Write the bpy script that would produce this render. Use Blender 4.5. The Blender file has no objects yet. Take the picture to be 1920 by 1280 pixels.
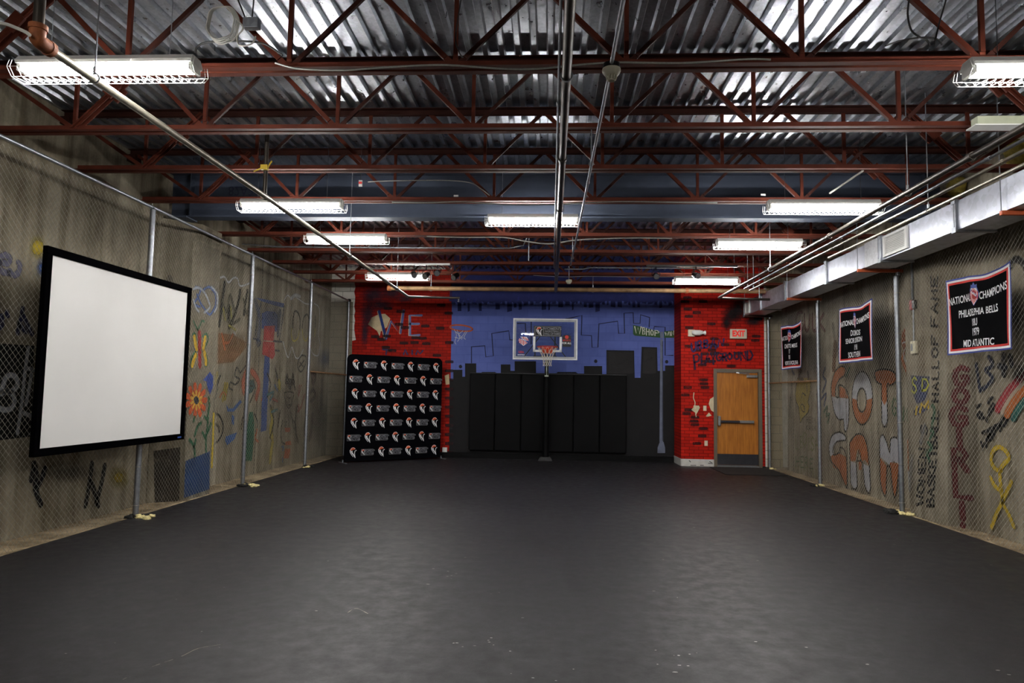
import bpy, bmesh, math, random
import numpy as np
from mathutils import Vector, Matrix
from mathutils.geometry import tessellate_polygon
rnd = random.Random(7)
SC = bpy.context.scene
COL = SC.collection

# ------------------------------------------------------------------ camera, world, exposure
F_PX = 1293.5; PITCH, YAW, ROLL = .0758, .0558, .0171; CAM = Vector((0, 0, 1.62))
FWD = Vector((-math.sin(YAW)*math.cos(PITCH), math.cos(YAW)*math.cos(PITCH), math.sin(PITCH)))
R0 = Vector((math.cos(YAW), math.sin(YAW), 0)); U0 = R0.cross(FWD)
RIGHT = math.cos(ROLL)*R0 + math.sin(ROLL)*U0
UP = -math.sin(ROLL)*R0 + math.cos(ROLL)*U0
cam = bpy.data.cameras.new('camera'); cam.sensor_width = 36; cam.lens = F_PX/1920*36
cam.clip_start = .05; cam.clip_end = 100
camo = bpy.data.objects.new('camera', cam); COL.objects.link(camo)
camo.matrix_world = Matrix(((RIGHT.x, UP.x, -FWD.x, 0), (RIGHT.y, UP.y, -FWD.y, 0), (RIGHT.z, UP.z, -FWD.z, CAM.z), (0, 0, 0, 1)))
SC.camera = camo
w = bpy.data.worlds.new('world'); SC.world = w; w.use_nodes = True
w.node_tree.nodes['Background'].inputs[0].default_value = (.9, .95, 1, 1)
w.node_tree.nodes['Background'].inputs[1].default_value = .02
SC.view_settings.view_transform = 'Standard'; SC.view_settings.look = 'None'
SC.view_settings.gamma = 1; SC.view_settings.use_curve_mapping = False
SC.view_settings.exposure = 2.5
TUBE_STRENGTH = 42.0
SC.cycles.max_bounces = 6; SC.cycles.diffuse_bounces = 2; SC.cycles.glossy_bounces = 3
SC.cycles.transparent_max_bounces = 12; SC.cycles.sample_clamp_indirect = 4

# ------------------------------------------------------------------ survey helper: photo point -> point on a real plane
def ray(u, v): return FWD + RIGHT*((u-960)/F_PX) - UP*((v-640)/F_PX)
def on_plane(u, v, p0, n):
    d = ray(u, v); return CAM + d*((p0-CAM).dot(n)/d.dot(n))
def atX(u, v, x): return on_plane(u, v, Vector((x, 0, 0)), Vector((1, 0, 0)))
def atY(u, v, y): return on_plane(u, v, Vector((0, y, 0)), Vector((0, 1, 0)))
def atZ(u, v, z): return on_plane(u, v, Vector((0, 0, z)), Vector((0, 0, 1)))

# ------------------------------------------------------------------ helpers: objects
def empty(name, loc, label=None, cat=None, group=None):
    o = bpy.data.objects.new(name, None); COL.objects.link(o); o.location = loc; o.empty_display_size = .1
    tag(o, label, cat, group); return o
def tag(o, label=None, cat=None, group=None, kind=None):
    if label: o['label'] = label
    if cat: o['category'] = cat
    if group: o['group'] = group
    if kind: o['kind'] = kind
    return o
def link(name, me, parent=None, loc=None, kind=None):
    o = bpy.data.objects.new(name, me); COL.objects.link(o)
    if parent is not None: o.parent = parent
    if loc is not None: o.location = loc
    if kind: o['kind'] = kind
    return o
def copy_tree(o, parent=None):
    c = o.copy(); COL.objects.link(c)
    if parent is not None: c.parent = parent
    for ch in list(o.children): copy_tree(ch, c)
    return c

class MB:
    def __init__(s): s.v = []; s.f = []; s.mi = []; s.uv = None
    def add(s, vs, fs, m=0):
        b = len(s.v); s.v += [tuple(x) for x in vs]; s.f += [tuple(i+b for i in f) for f in fs]; s.mi += [m]*len(fs); return s
    def box(s, x0, x1, y0, y1, z0, z1, m=0):
        return s.add([(x0,y0,z0),(x1,y0,z0),(x1,y1,z0),(x0,y1,z0),(x0,y0,z1),(x1,y0,z1),(x1,y1,z1),(x0,y1,z1)],
                     [(3,2,1,0),(4,5,6,7),(0,1,5,4),(1,2,6,5),(2,3,7,6),(3,0,4,7)], m)
    def extr(s, prof, axis, a, b, m=0, cap=True):
        # prof: 2D points in the two other axes (cyclic order), extruded along axis from a to b
        n = len(prof)
        def P(p, t):
            return (t, p[0], p[1]) if axis == 'x' else (p[0], t, p[1]) if axis == 'y' else (p[0], p[1], t)
        vs = [P(p, a) for p in prof] + [P(p, b) for p in prof]
        fs = [(i, (i+1) % n, n+(i+1) % n, n+i) for i in range(n)]
        s.add(vs, fs, m)
        if cap:
            B = len(s.v)-2*n
            tri = tessellate_polygon([[Vector((p[0], p[1], 0)) for p in prof]])
            for t in tri:
                s.f.append(tuple(B+i for i in t)); s.f.append(tuple(B+n+i for i in reversed(t))); s.mi += [m, m]
        return s
    def tube(s, pts, r, n=8, closed=False, cap=True, m=0):
        pts = [Vector(p) for p in pts]; N = len(pts); rr = r if isinstance(r, (list, tuple)) else [r]*N
        t0 = (pts[1]-pts[0]).normalized()
        up = Vector((0, 0, 1)) if abs(t0.z) < .9 else Vector((0, 1, 0))
        nrm = t0.cross(up).normalized(); vs = []
        for i in range(N):
            if closed: t = (pts[(i+1) % N]-pts[i-1]).normalized()
            else: t = ((pts[min(i+1, N-1)]-pts[max(i-1, 0)])).normalized()
            nrm = (nrm - t*nrm.dot(t)).normalized(); b = t.cross(nrm)
            for k in range(n):
                a = 2*math.pi*k/n; vs.append(pts[i]+(nrm*math.cos(a)+b*math.sin(a))*rr[i])
        fs = []
        for i in range(N if closed else N-1):
            j = (i+1) % N
            for k in range(n): fs.append((i*n+k, i*n+(k+1) % n, j*n+(k+1) % n, j*n+k))
        if cap and not closed: fs.append(tuple(range(n-1, -1, -1))); fs.append(tuple((N-1)*n+k for k in range(n)))
        return s.add(vs, fs, m)
    def bar(s, p, q, w, h, m=0, up=(0, 1, 0)):
        p, q = Vector(p), Vector(q); t = (q-p).normalized(); u = Vector(up); u = (u-t*u.dot(t)).normalized(); b = t.cross(u)
        c = [u*(w/2)+b*(h/2), u*(-w/2)+b*(h/2), u*(-w/2)-b*(h/2), u*(w/2)-b*(h/2)]
        return s.add([p+x for x in c]+[q+x for x in c], [(0,1,2,3),(7,6,5,4),(0,4,5,1),(1,5,6,2),(2,6,7,3),(3,7,4,0)], m)
    def lathe(s, prof, n=16, c=(0, 0, 0), axis='z', m=0):
        vs = []
        for r, z in prof:
            for k in range(n):
                a = 2*math.pi*k/n; x, y = r*math.cos(a), r*math.sin(a)
                q = (x, y, z) if axis == 'z' else (x, z, y) if axis == 'y' else (z, x, y)
                vs.append((q[0]+c[0], q[1]+c[1], q[2]+c[2]))
        fs = [(i*n+k, i*n+(k+1) % n, (i+1)*n+(k+1) % n, (i+1)*n+k) for i in range(len(prof)-1) for k in range(n)]
        fs += [tuple(range(n-1, -1, -1)), tuple((len(prof)-1)*n+k for k in range(n))]
        return s.add(vs, fs, m)
    def mesh(s, name, mats, smooth=False):
        me = bpy.data.meshes.new(name); me.from_pydata(s.v, [], s.f)
        for mt in (mats if isinstance(mats, (list, tuple)) else [mats]): me.materials.append(mt)
        me.polygons.foreach_set('material_index', s.mi)
        bm = bmesh.new(); bm.from_mesh(me); bmesh.ops.recalc_face_normals(bm, faces=bm.faces); bm.to_mesh(me); bm.free()
        if smooth:
            me.polygons.foreach_set('use_smooth', [True]*len(me.polygons)); me.set_sharp_from_angle(angle=math.radians(40))
        me.update(); return me
    def build(s, name, mats, parent=None, loc=None, smooth=False, kind=None, bevel=0):
        o = link(name, s.mesh(name, mats, smooth), parent, loc, kind)
        if bevel:
            b = o.modifiers.new('bevel', 'BEVEL'); b.width = bevel; b.segments = 2; b.limit_method = 'ANGLE'
        return o

def smooth_path(pts, sub=6):
    pts = [Vector(p) for p in pts]; out = []
    for i in range(len(pts)-1):
        p0, p1, p2, p3 = pts[max(i-1, 0)], pts[i], pts[i+1], pts[min(i+2, len(pts)-1)]
        for k in range(sub):
            t = k/sub
            out.append(.5*((2*p1)+(p2-p0)*t+(2*p0-5*p1+4*p2-p3)*t*t+(3*p1-p0-3*p2+p3)*t**3))
    out.append(pts[-1]); return out

# ------------------------------------------------------------------ helpers: materials
def lin(c):
    c = c/255; return c/12.92 if c <= .04045 else ((c+.055)/1.055)**2.4
def rgb(r, g, b): return (lin(r), lin(g), lin(b), 1)
class NT:
    def __init__(s, name):
        s.m = bpy.data.materials.new(name); s.m.use_nodes = True; s.t = s.m.node_tree
        s.b = s.t.nodes['Principled BSDF']
    def n(s, t, **kw):
        x = s.t.nodes.new(t)
        for k, v in kw.items():
            if k.startswith('i_'): x.inputs[int(k[2:]) if k[2:].isdigit() else k[2:].replace('_', ' ')].default_value = v
            else: setattr(x, k, v)
        return x
    def l(s, a, b): s.t.links.new(a, b)
    def coords(s, out='Object', scale=(1, 1, 1)):
        tc = s.n('ShaderNodeTexCoord'); mp = s.n('ShaderNodeMapping'); mp.inputs['Scale'].default_value = scale
        s.l(tc.outputs[out], mp.inputs[0]); return mp.outputs[0]
    def noise(s, vec, scale, detail=4, rough=.55):
        x = s.n('ShaderNodeTexNoise'); x.inputs['Scale'].default_value = scale; x.inputs['Detail'].default_value = detail
        x.inputs['Roughness'].default_value = rough; s.l(vec, x.inputs['Vector']); return x.outputs[0]
    def ramp(s, fac, stops):
        x = s.n('ShaderNodeValToRGB'); cr = x.color_ramp
        while len(cr.elements) < len(stops): cr.elements.new(.5)
        for e, (p, c) in zip(cr.elements, stops):
            e.position = p; e.color = c if isinstance(c, tuple) else (c, c, c, 1)
        s.l(fac, x.inputs[0]); return x.outputs[0]
    def mix(s, a, b, fac, blend='MIX'):
        x = s.n('ShaderNodeMix', data_type='RGBA', blend_type=blend)
        for val, i in ((fac, 0), (a, 6), (b, 7)):
            if hasattr(val, 'is_linked'): s.l(val, x.inputs[i])
            else: x.inputs[i].default_value = val
        return x.outputs[2]
    def bump(s, h, strength=.3, dist=.01):
        x = s.n('ShaderNodeBump'); x.inputs['Strength'].default_value = strength; x.inputs['Distance'].default_value = dist
        s.l(h, x.inputs['Height']); s.l(x.outputs[0], s.b.inputs['Normal'])
MATS = {}
def mat(name, c, rough=.5, metal=0, var=.12, scale=8, bump=0, spec=None):
    if name in MATS: return MATS[name]
    N = NT(name); vec = N.coords()
    nz = N.noise(vec, scale)
    lo = tuple(x*(1-var) for x in c[:3])+(1,); hi = tuple(min(1, x*(1+var)) for x in c[:3])+(1,)
    N.l(N.ramp(nz, [(.3, lo), (.7, hi)]), N.b.inputs['Base Color'])
    N.b.inputs['Roughness'].default_value = rough; N.b.inputs['Metallic'].default_value = metal
    if spec is not None: N.b.inputs['Specular IOR Level'].default_value = spec
    if bump: N.bump(N.noise(vec, scale*6), bump, .004)
    MATS[name] = N.m; return N.m
def emis(name, c, strength):
    N = NT(name); N.b.inputs['Base Color'].default_value = c
    N.b.inputs['Emission Color'].default_value = c; N.b.inputs['Emission Strength'].default_value = strength
    return N.m

def concrete_mat(name='concrete', seed=0, base=(166, 157, 138)):
    N = NT(name); v = N.coords(scale=(1, 1, 1)); v2 = N.coords(scale=(1, 1.6, .12))
    a = N.ramp(N.noise(v, .9+seed*.1, 6, .65), [(.3, rgb(*[x*.80 for x in base])), (.7, rgb(*[min(255, x*1.12) for x in base]))])
    st = N.ramp(N.noise(v2, 3.2, 5, .6), [(.35, rgb(150, 140, 122)), (.62, rgb(255, 255, 255))])
    c = N.mix(a, st, .75, 'MULTIPLY')
    big = N.ramp(N.noise(N.coords(scale=(1, .8, .5)), 1.7, 7, .72), [(.36, rgb(168, 160, 146)), (.60, rgb(255, 255, 255))])
    c = N.mix(c, big, .7, 'MULTIPLY')
    fine = N.noise(v, 34, 5, .7)
    c = N.mix(c, N.ramp(fine, [(.35, .55), (.65, 1.0)]), .35, 'MULTIPLY')
    pits = N.ramp(N.noise(v, 55, 2, .5), [(.24, .25), (.32, 1.0)])
    c = N.mix(c, pits, .6, 'MULTIPLY')
    N.l(c, N.b.inputs['Base Color']); N.b.inputs['Roughness'].default_value = .9
    N.b.inputs['Specular IOR Level'].default_value = .25
    N.bump(fine, .35, .006); return N.m
CONCRETE = concrete_mat()
CONC_EDGE = concrete_mat('bare concrete strip', 1, (186, 166, 136))

def floor_mat():
    N = NT('black floor paint'); v = N.coords()
    a = N.noise(v, .55, 5, .6); b = N.noise(v, 7, 5, .65); c = N.noise(v, 90, 3, .6)
    base = N.ramp(a, [(.3, rgb(29, 27, 29)), (.7, rgb(35, 33, 35))])
    base = N.mix(base, N.ramp(b, [(.35, .78), (.7, 1.0)]), .4, 'MULTIPLY')
    sc = N.coords(scale=(1.2, 9, 1)); s2 = N.ramp(N.noise(sc, 5, 3, .6), [(.70, 0.0), (.78, 1.0)])
    base = N.mix(base, rgb(66, 63, 63), N.mix((0, 0, 0, 1), s2, .25))
    N.l(base, N.b.inputs['Base Color'])
    N.l(N.ramp(b, [(.3, .42), (.7, .62)]), N.b.inputs['Roughness'])
    N.b.inputs['Specular IOR Level'].default_value = .22
    N.bump(c, .25, .003); return N.m
FLOOR = floor_mat()
def galv(name, c=(150, 154, 160), rough=.34, metal=.9, scale=20, con=.05):
    N = NT(name); v = N.coords()
    vo = N.n('ShaderNodeTexVoronoi'); vo.inputs['Scale'].default_value = scale; N.l(v, vo.inputs['Vector'])
    a = N.ramp(vo.outputs['Color'], [(.1, rgb(*[x*(1-con*1.3) for x in c])), (.9, rgb(*[min(255, x*(1+con)) for x in c]))])
    N.l(a, N.b.inputs['Base Color']); N.b.inputs['Metallic'].default_value = metal
    N.l(N.ramp(N.noise(v, 6), [(.3, rough-.06), (.7, rough+.1)]), N.b.inputs['Roughness']); return N.m
DECK = galv('galvanised deck', (172, 176, 183), .31, .9, 40)
GALV = galv('galvanised pipe', (160, 164, 170), .42, .9, 30)
DUCT = galv('duct sheet metal', (186, 190, 200), .42, .8, 16)
WIRE = galv('fence wire', (184, 180, 168), .5, .4, 60)
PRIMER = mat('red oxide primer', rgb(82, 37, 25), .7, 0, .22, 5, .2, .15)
PRIMER_SHADE = mat('shaded oxide primer', rgb(54, 27, 21), .7, 0, .22, 5, .2, .15)  # same primer in a shaded copy, for members away from the light
GIRDER = mat('grey steel primer', rgb(64, 71, 86), .7, 0, .2, 1.5, .1, .2)
WHITE_EN = mat('white enamel', rgb(226, 226, 222), .4, 0, .04)
BLACKM = mat('black metal', rgb(22, 22, 24), .4, .3, .2)
BLACKVEL = mat('black velvet', rgb(4, 4, 5), .9, 0, .1, 30, 0, 0.0)
DARKPIPE = mat('blackened steel pipe', rgb(70, 64, 58), .42, .7, .3, 6)
RUST = mat('rusty pipe', rgb(150, 118, 84), .6, .3, .4, 7, .2)
RUSTY_FIT = mat('rusted fitting', rgb(146, 82, 44), .7, .1, .3, 20, .3)
CABLEG = mat('armoured cable', rgb(150, 148, 142), .45, .6, .15, 60)
CABLEW = mat('white cable', rgb(208, 206, 198), .5, 0, .08, 20)
CABLEB = mat('black cable', rgb(34, 32, 32), .5, 0, .1, 20)
IVORY = mat('ivory plastic', rgb(214, 206, 178), .4, 0, .05)
ORANGE = mat('orange primer', rgb(196, 92, 52), .6, 0, .2, 8)
CREAMFOAM = mat('spray foam', rgb(226, 210, 150), .85, 0, .3, 30, .5)
BLACKFOAM = mat('black paint on foam', rgb(14, 13, 12), .8, 0, .3, 30, .3)
TUBE = emis('fluorescent tube', (1, .985, .96, 1), TUBE_STRENGTH)

def paint(c, soft=.25, alpha=.93, holes=.35):
    """flat wall paint: ragged, slightly see-through towards the stroke's edge"""
    key = ('p',)+tuple(c)+(soft, alpha, holes)
    if key in MATS: return MATS[key]
    N = NT('wall paint'); v = N.coords()
    uv = N.n('ShaderNodeUVMap'); sx = N.n('ShaderNodeSeparateXYZ'); N.l(uv.outputs[0], sx.inputs[0])
    e = N.n('ShaderNodeMath', operation='MULTIPLY_ADD', i_1=-2.0, i_2=1.0); N.l(sx.outputs[0], e.inputs[0])
    ab = N.n('ShaderNodeMath', operation='ABSOLUTE'); N.l(e.outputs[0], ab.inputs[0])
    inv = N.n('ShaderNodeMath', operation='SUBTRACT', i_0=1.0); N.l(ab.outputs[0], inv.inputs[1])
    nz = N.noise(v, 26, 4, .7)
    ad = N.n('ShaderNodeMath', operation='MULTIPLY_ADD', i_1=.5, i_2=-.25); N.l(nz, ad.inputs[0])
    sm = N.n('ShaderNodeMath', operation='ADD'); N.l(inv.outputs[0], sm.inputs[0]); N.l(ad.outputs[0], sm.inputs[1])
    al = N.ramp(sm.outputs[0], [(.02, 0.0), (max(.06, soft), alpha)])
    hl = N.ramp(N.noise(v, 9, 6, .75), [(.30, 1-holes), (.46, 1.0)])
    m2 = N.n('ShaderNodeMath', operation='MULTIPLY'); N.l(al, m2.inputs[0]); N.l(hl, m2.inputs[1])
    N.l(m2.outputs[0], N.b.inputs['Alpha'])
    cc = rgb(*c)
    N.l(N.ramp(N.noise(v, 5, 4), [(.3, tuple(x*.8 for x in cc[:3])+(1,)), (.7, tuple(min(1, x*1.15) for x in cc[:3])+(1,))]), N.b.inputs['Base Color'])
    N.b.inputs['Roughness'].default_value = .75; N.b.inputs['Specular IOR Level'].default_value = .3
    MATS[key] = N.m; return N.m

# ------------------------------------------------------------------ flat paint on walls
class Wall:
    def __init__(s, obj, p0, n):
        s.o = obj; s.p0 = Vector(p0); s.n = Vector(n).normalized(); s.k = 0
    def pt(s, u, v): return on_plane(u, v, s.p0, s.n)
def _finish(wall, name, vs, fs, uvs, m, lift):
    me = bpy.data.meshes.new(name); me.from_pydata([tuple(x) for x in vs], [], fs); me.materials.append(m)
    ul = me.uv_layers.new(name='UVMap')
    for p in me.polygons:
        for li, vi in zip(p.loop_indices, p.vertices): ul.data[li].uv = uvs[vi]
    o = link(name, me, wall.o); return o
def strokes(wall, name, lines, width, c, soft=.38, alpha=1.0, holes=.2, sub=4, conv=None):
    wall.k += 1; lift = .002+.00025*wall.k; vs = []; fs = []; uvs = []
    if abs(wall.n.x) > .3: width *= 1.2
    for ln in lines:
        P = [wall.pt(*(conv(*q) if conv else q))+wall.n*lift for q in ln]
        if sub > 1 and len(P) > 2: P = smooth_path(P, sub)
        d0 = (P[1]-P[0]).normalized()*width*.35; d1 = (P[-1]-P[-2]).normalized()*width*.35
        P = [P[0]-d0]+P[0:]+[P[-1]+d1]
        for i, p in enumerate(P):
            t = (P[min(i+1, len(P)-1)]-P[max(i-1, 0)]).normalized(); s = t.cross(wall.n)*(width/2)
            if i in (0, len(P)-1): s = s*.55
            vs += [p-s, p, p+s]; uvs += [(.02, 0), (.5, 0), (.98, 0)]
            if i:
                b = len(vs)-6; fs += [(b, b+1, b+4, b+3), (b+1, b+2, b+5, b+4)]
    return _finish(wall, name, vs, fs, uvs, paint(c, soft, alpha, holes), lift)
def fill(wall, name, polys, c, alpha=.95, holes=.3, conv=None, soft=.08):
    wall.k += 1; lift = .002+.00025*wall.k; vs = []; fs = []; uvs = []
    for poly in polys:
        P = [wall.pt(*(conv(*q) if conv else q))+wall.n*lift for q in poly]
        cen = sum(P, Vector())/len(P); n = len(P); b = len(vs)
        ax = Vector((0, 0, 1)); bx = ax.cross(wall.n)
        tri = tessellate_polygon([[Vector((p.dot(bx), p.z, 0)) for p in P]])
        vs += P; uvs += [(.5, 0)]*n; fs += [tuple(b+i for i in t) for t in tri]
    return _finish(wall, name, vs, fs, uvs, paint(c, soft, alpha, holes), lift)
def blob(wall, name, cu, cv, ru, rv, c, alpha=.8, holes=.2):
    """soft sprayed disc"""
    wall.k += 1; lift = .002+.00025*wall.k; n = 20
    cp = wall.pt(cu, cv)+wall.n*lift; vs = [cp]; uvs = [(.5, 0)]; fs = []
    for k in range(n):
        a = 2*math.pi*k/n; vs.append(wall.pt(cu+ru*math.cos(a), cv+rv*math.sin(a))+wall.n*lift); uvs.append((.0, 0))
        fs.append((0, 1+k, 1+(k+1) % n))
    return _finish(wall, name, vs, fs, uvs, paint(c, .75, alpha, holes), lift)
def zc(x0, y0, s): return lambda x, y: (x0+x/s, y0+y/s)
GLYPH = {'!': [[(.5,1),(.5,.32)],[(.5,.08),(.5,0)]], 'A': [[(0,0),(.5,1),(1,0)],[(.2,.4),(.8,.4)]], 'B': [[(0,0),(0,1),(.6,1),(.8,.85),(.7,.6),(0,.52)],[(0,.52),(.8,.45),(1,.22),(.7,0),(0,0)]],
 'C': [[(1,.85),(.6,1),(.1,.8),(0,.5),(.1,.2),(.6,0),(1,.15)]], 'D': [[(0,0),(0,1),(.6,.95),(1,.5),(.6,.05),(0,0)]], 'E': [[(1,1),(0,1),(0,0),(1,0)],[(0,.5),(.75,.5)]],
 'F': [[(1,1),(0,1),(0,0)],[(0,.55),(.7,.55)]], 'G': [[(1,.85),(.5,1),(.1,.75),(0,.45),(.2,.08),(.6,0),(1,.2),(1,.45),(.6,.45)]], 'H': [[(0,0),(0,1)],[(1,0),(1,1)],[(0,.5),(1,.5)]],
 'I': [[(.5,0),(.5,1)]], 'K': [[(0,0),(0,1)],[(.9,1),(0,.45),(1,0)]], 'L': [[(0,1),(0,0),(.9,0)]], 'M': [[(0,0),(.1,1),(.5,.4),(.9,1),(1,0)]], 'N': [[(0,0),(0,1),(1,0),(1,1)]],
 'O': [[(.5,1),(.1,.8),(0,.5),(.1,.2),(.5,0),(.9,.2),(1,.5),(.9,.8),(.5,1)]], 'P': [[(0,0),(0,1),(.7,1),(.95,.78),(.7,.5),(0,.48)]], 'Q': [[(.5,1),(.1,.8),(0,.5),(.1,.2),(.5,0),(.9,.2),(1,.5),(.9,.8),(.5,1)],[(.6,.3),(1.05,-.05)]],
 'R': [[(0,0),(0,1),(.7,1),(.95,.78),(.7,.52),(0,.5)],[(.4,.5),(1,0)]], 'S': [[(.95,.85),(.5,1),(.1,.8),(.25,.58),(.8,.42),(.95,.2),(.5,0),(0,.15)]], 'T': [[(0,1),(1,1)],[(.5,1),(.5,0)]],
 'U': [[(0,1),(0,.25),(.3,0),(.7,0),(1,.25),(1,1)]], 'V': [[(0,1),(.5,0),(1,1)]], 'W': [[(0,1),(.25,0),(.5,.7),(.75,0),(1,1)]], 'Y': [[(0,1),(.5,.5),(1,1)],[(.5,.5),(.5,0)]], "'": [[(.4,1),(.4,.75)]],
 '2': [[(0,.8),(.4,1),(.9,.8),(.7,.5),(0,0),(1,0)]], '8': [[(.5,.55),(.1,.75),(.5,1),(.9,.75),(.5,.55),(.05,.28),(.5,0),(.95,.28),(.5,.55)]], '1': [[(.5,0),(.5,1)]]}
def letters(wall, name, text, boxes, width, c, soft=.32, alpha=1.0, holes=.2):
    """boxes: per letter a px quad origin (bottom-left), right vector, up vector"""
    L = []
    for ch, (o, r, u) in zip(text, boxes):
        for ln in GLYPH[ch]:
            L.append([(o[0]+r[0]*a+u[0]*b, o[1]+r[1]*a+u[1]*b) for a, b in ln])
    return strokes(wall, name, L, width, c, soft, alpha, holes, sub=1)
def row(o, step, r, u, n): return [((o[0]+step[0]*i, o[1]+step[1]*i), r, u) for i in range(n)]

# text meshes (lettering printed on things)
def text_mesh(txt, size, offset=0.0, extrude=0.0, align='CENTER', sx=1.0):
    cu = bpy.data.curves.new('lettering', 'FONT'); cu.body = txt; cu.size = size; cu.align_x = align; cu.align_y = 'CENTER'
    cu.offset = offset; cu.extrude = extrude; cu.resolution_u = 3
    o = bpy.data.objects.new('lettering', cu); COL.objects.link(o); bpy.context.view_layer.update()
    me = bpy.data.meshes.new_from_object(o.evaluated_get(bpy.context.evaluated_depsgraph_get()))
    bpy.data.objects.remove(o); bpy.data.curves.remove(cu)
    if sx != 1:
        for v in me.vertices: v.co.x *= sx
    return me
def flat(polys, m, name='print'):
    vs = []; fs = []
    for P in polys:
        b = len(vs); vs += [(x, y, 0) for x, y in P]
        fs += [tuple(b+i for i in t) for t in tessellate_polygon([[Vector((x, y, 0)) for x, y in P]])]
    me = bpy.data.meshes.new(name); me.from_pydata(vs, [], fs); me.materials.append(m)
    bm = bmesh.new(); bm.from_mesh(me)
    bmesh.ops.recalc_face_normals(bm, faces=bm.faces)
    bm.to_mesh(me); bm.free(); return me
def join_meshes(lst, name):
    """lst of (mesh, material, offset(x,y,z)) -> one mesh"""
    mb = MB(); ms = []
    for me, m, off in lst:
        if m not in ms: ms.append(m)
        mb.add([(v.co.x+off[0], v.co.y+off[1], v.co.z+off[2]) for v in me.vertices], [tuple(p.vertices) for p in me.polygons], ms.index(m))
    me = bpy.data.meshes.new(name); me.from_pydata(mb.v, [], mb.f)
    for m in ms: me.materials.append(m)
    me.polygons.foreach_set('material_index', mb.mi); me.update(); return me
def disc(cx, cy, r, n=20, a0=0, a1=360, sy=1):
    k = n if a1-a0 >= 360 else n+1
    return [(cx+r*math.cos(math.radians(a0+(a1-a0)*i/n)), cy+sy*r*math.sin(math.radians(a0+(a1-a0)*i/n))) for i in range(k)]
def ribbon(pts, w0, w1=None):
    w1 = w0 if w1 is None else w1; L = []; Rr = []
    for i, p in enumerate(pts):
        a = pts[max(i-1, 0)]; b = pts[min(i+1, len(pts)-1)]; dx, dy = b[0]-a[0], b[1]-a[1]; d = math.hypot(dx, dy) or 1
        ww = (w0+(w1-w0)*i/(len(pts)-1))/2; L.append((p[0]-dy/d*ww, p[1]+dx/d*ww)); Rr.append((p[0]+dy/d*ww, p[1]-dx/d*ww))
    return L+Rr[::-1]
INK_W = mat('white print', rgb(226, 226, 228), .6, 0, .03); INK_O = mat('orange print', rgb(214, 84, 26), .6, 0, .05)
INK_R = mat('red print', rgb(196, 40, 34), .6, 0, .05); INK_B = mat('blue print', rgb(48, 70, 150), .6, 0, .05)
INK_K = mat('black print', rgb(14, 14, 16), .6, 0, .05); INK_G = mat('grey print', rgb(118, 118, 122), .6, 0, .05)
INK_T = mat('dim grey print', rgb(128, 128, 136), .6, 0, .03)
def emblem_parts(s, dz=.0004):
    """half ball above white swoosh strokes, about s tall, origin at its middle"""
    P = []
    P.append((flat([disc(0, .22*s, .27*s, 18, 20, 190)], INK_O), INK_O, (0, 0, dz)))
    P.append((flat([ribbon([(-.26*s, .22*s), (-.1*s, .44*s), (.1*s, .47*s), (.24*s, .33*s)], .035*s)], INK_W), INK_W, (0, 0, 2*dz)))
    P.append((flat([ribbon([(-.1*s, .44*s), (-.02*s, .3*s), (.12*s, .24*s)], .02*s)], INK_K), INK_K, (0, 0, 2*dz)))
    sw = [ribbon([(-.27*s, .24*s), (-.25*s, .02*s), (-.12*s, -.2*s), (.06*s, -.42*s)], .10*s, .03*s),
          ribbon([(-.12*s, .16*s), (-.08*s, -.02*s), (.1*s, -.25*s), (.27*s, -.5*s)], .16*s, .05*s),
          ribbon([(.36*s, .22*s), (.2*s, .12*s), (.17*s, -.1*s), (.25*s, -.5*s)], .07*s, .06*s)]
    for q in sw: P.append((flat([q], INK_W), INK_W, (0, 0, dz)))
    return P
def logo_box_parts(wd, ht, z=.0004):
    P = []
    fr = [[(-wd/2, ht/2), (wd/2, ht/2), (wd/2, ht/2-.06*ht), (-wd/2, ht/2-.06*ht)], [(-wd/2, -ht/2), (wd/2, -ht/2), (wd/2, -ht/2+.06*ht), (-wd/2, -ht/2+.06*ht)],
          [(-wd/2, -ht/2), (-wd/2+.06*ht, -ht/2), (-wd/2+.06*ht, ht/2), (-wd/2, ht/2)], [(wd/2, -ht/2), (wd/2-.06*ht, -ht/2), (wd/2-.06*ht, ht/2), (wd/2, ht/2)],
          [(-.16*wd, -ht/2), (-.16*wd+.06*ht, -ht/2), (-.16*wd+.06*ht, ht/2), (-.16*wd, ht/2)]]
    P.append((flat(fr, INK_G), INK_G, (0, 0, z)))
    for m_, mm, off in emblem_parts(ht*.95): P.append((m_, mm, (-.33*wd+off[0], off[1], off[2]+z)))
    for t, y, sz, sx in (("WOMEN'S", .26, .30, 1.25), ("BASKETBALL", 0, .22, 1.02), ("HALL OF FAME", -.27, .27, .78)):
        P.append((text_mesh(t, ht*sz*1.15, .004*ht, 0, 'CENTER', sx), INK_T, (.175*wd, y*ht, z)))
    return P

# ================================================================== STRUCTURE
XL, XR = -5.19, 5.10            # fence planes
WL, WR = -5.70, 5.47            # concrete walls
YB, YD, YF = 17.5, 16.61, -3.0  # back wall, door wall, wall behind the viewpoint
ZD = 4.81                       # underside of the roof deck
def struct(o): o['kind'] = 'structure'; return o

fl = struct(MB().box(XL, XR, YF, YB, -.12, 0).build('floor', FLOOR))
MB().box(WL-.2, XL, YF, YB, -.12, -.015).build('bare_concrete_edge', CONC_EDGE, fl)
MB().box(XR, WR+.2, YF, YB, -.12, -.012).build('bare_concrete_edge', CONC_EDGE, fl)
MB().box(XL-.035, XL, YF, YB, -.12, .004).build('slab_edge', CONC_EDGE, fl)
MB().box(XR, XR+.035, YF, YD, -.12, .006).build('slab_edge', CONC_EDGE, fl)

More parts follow.
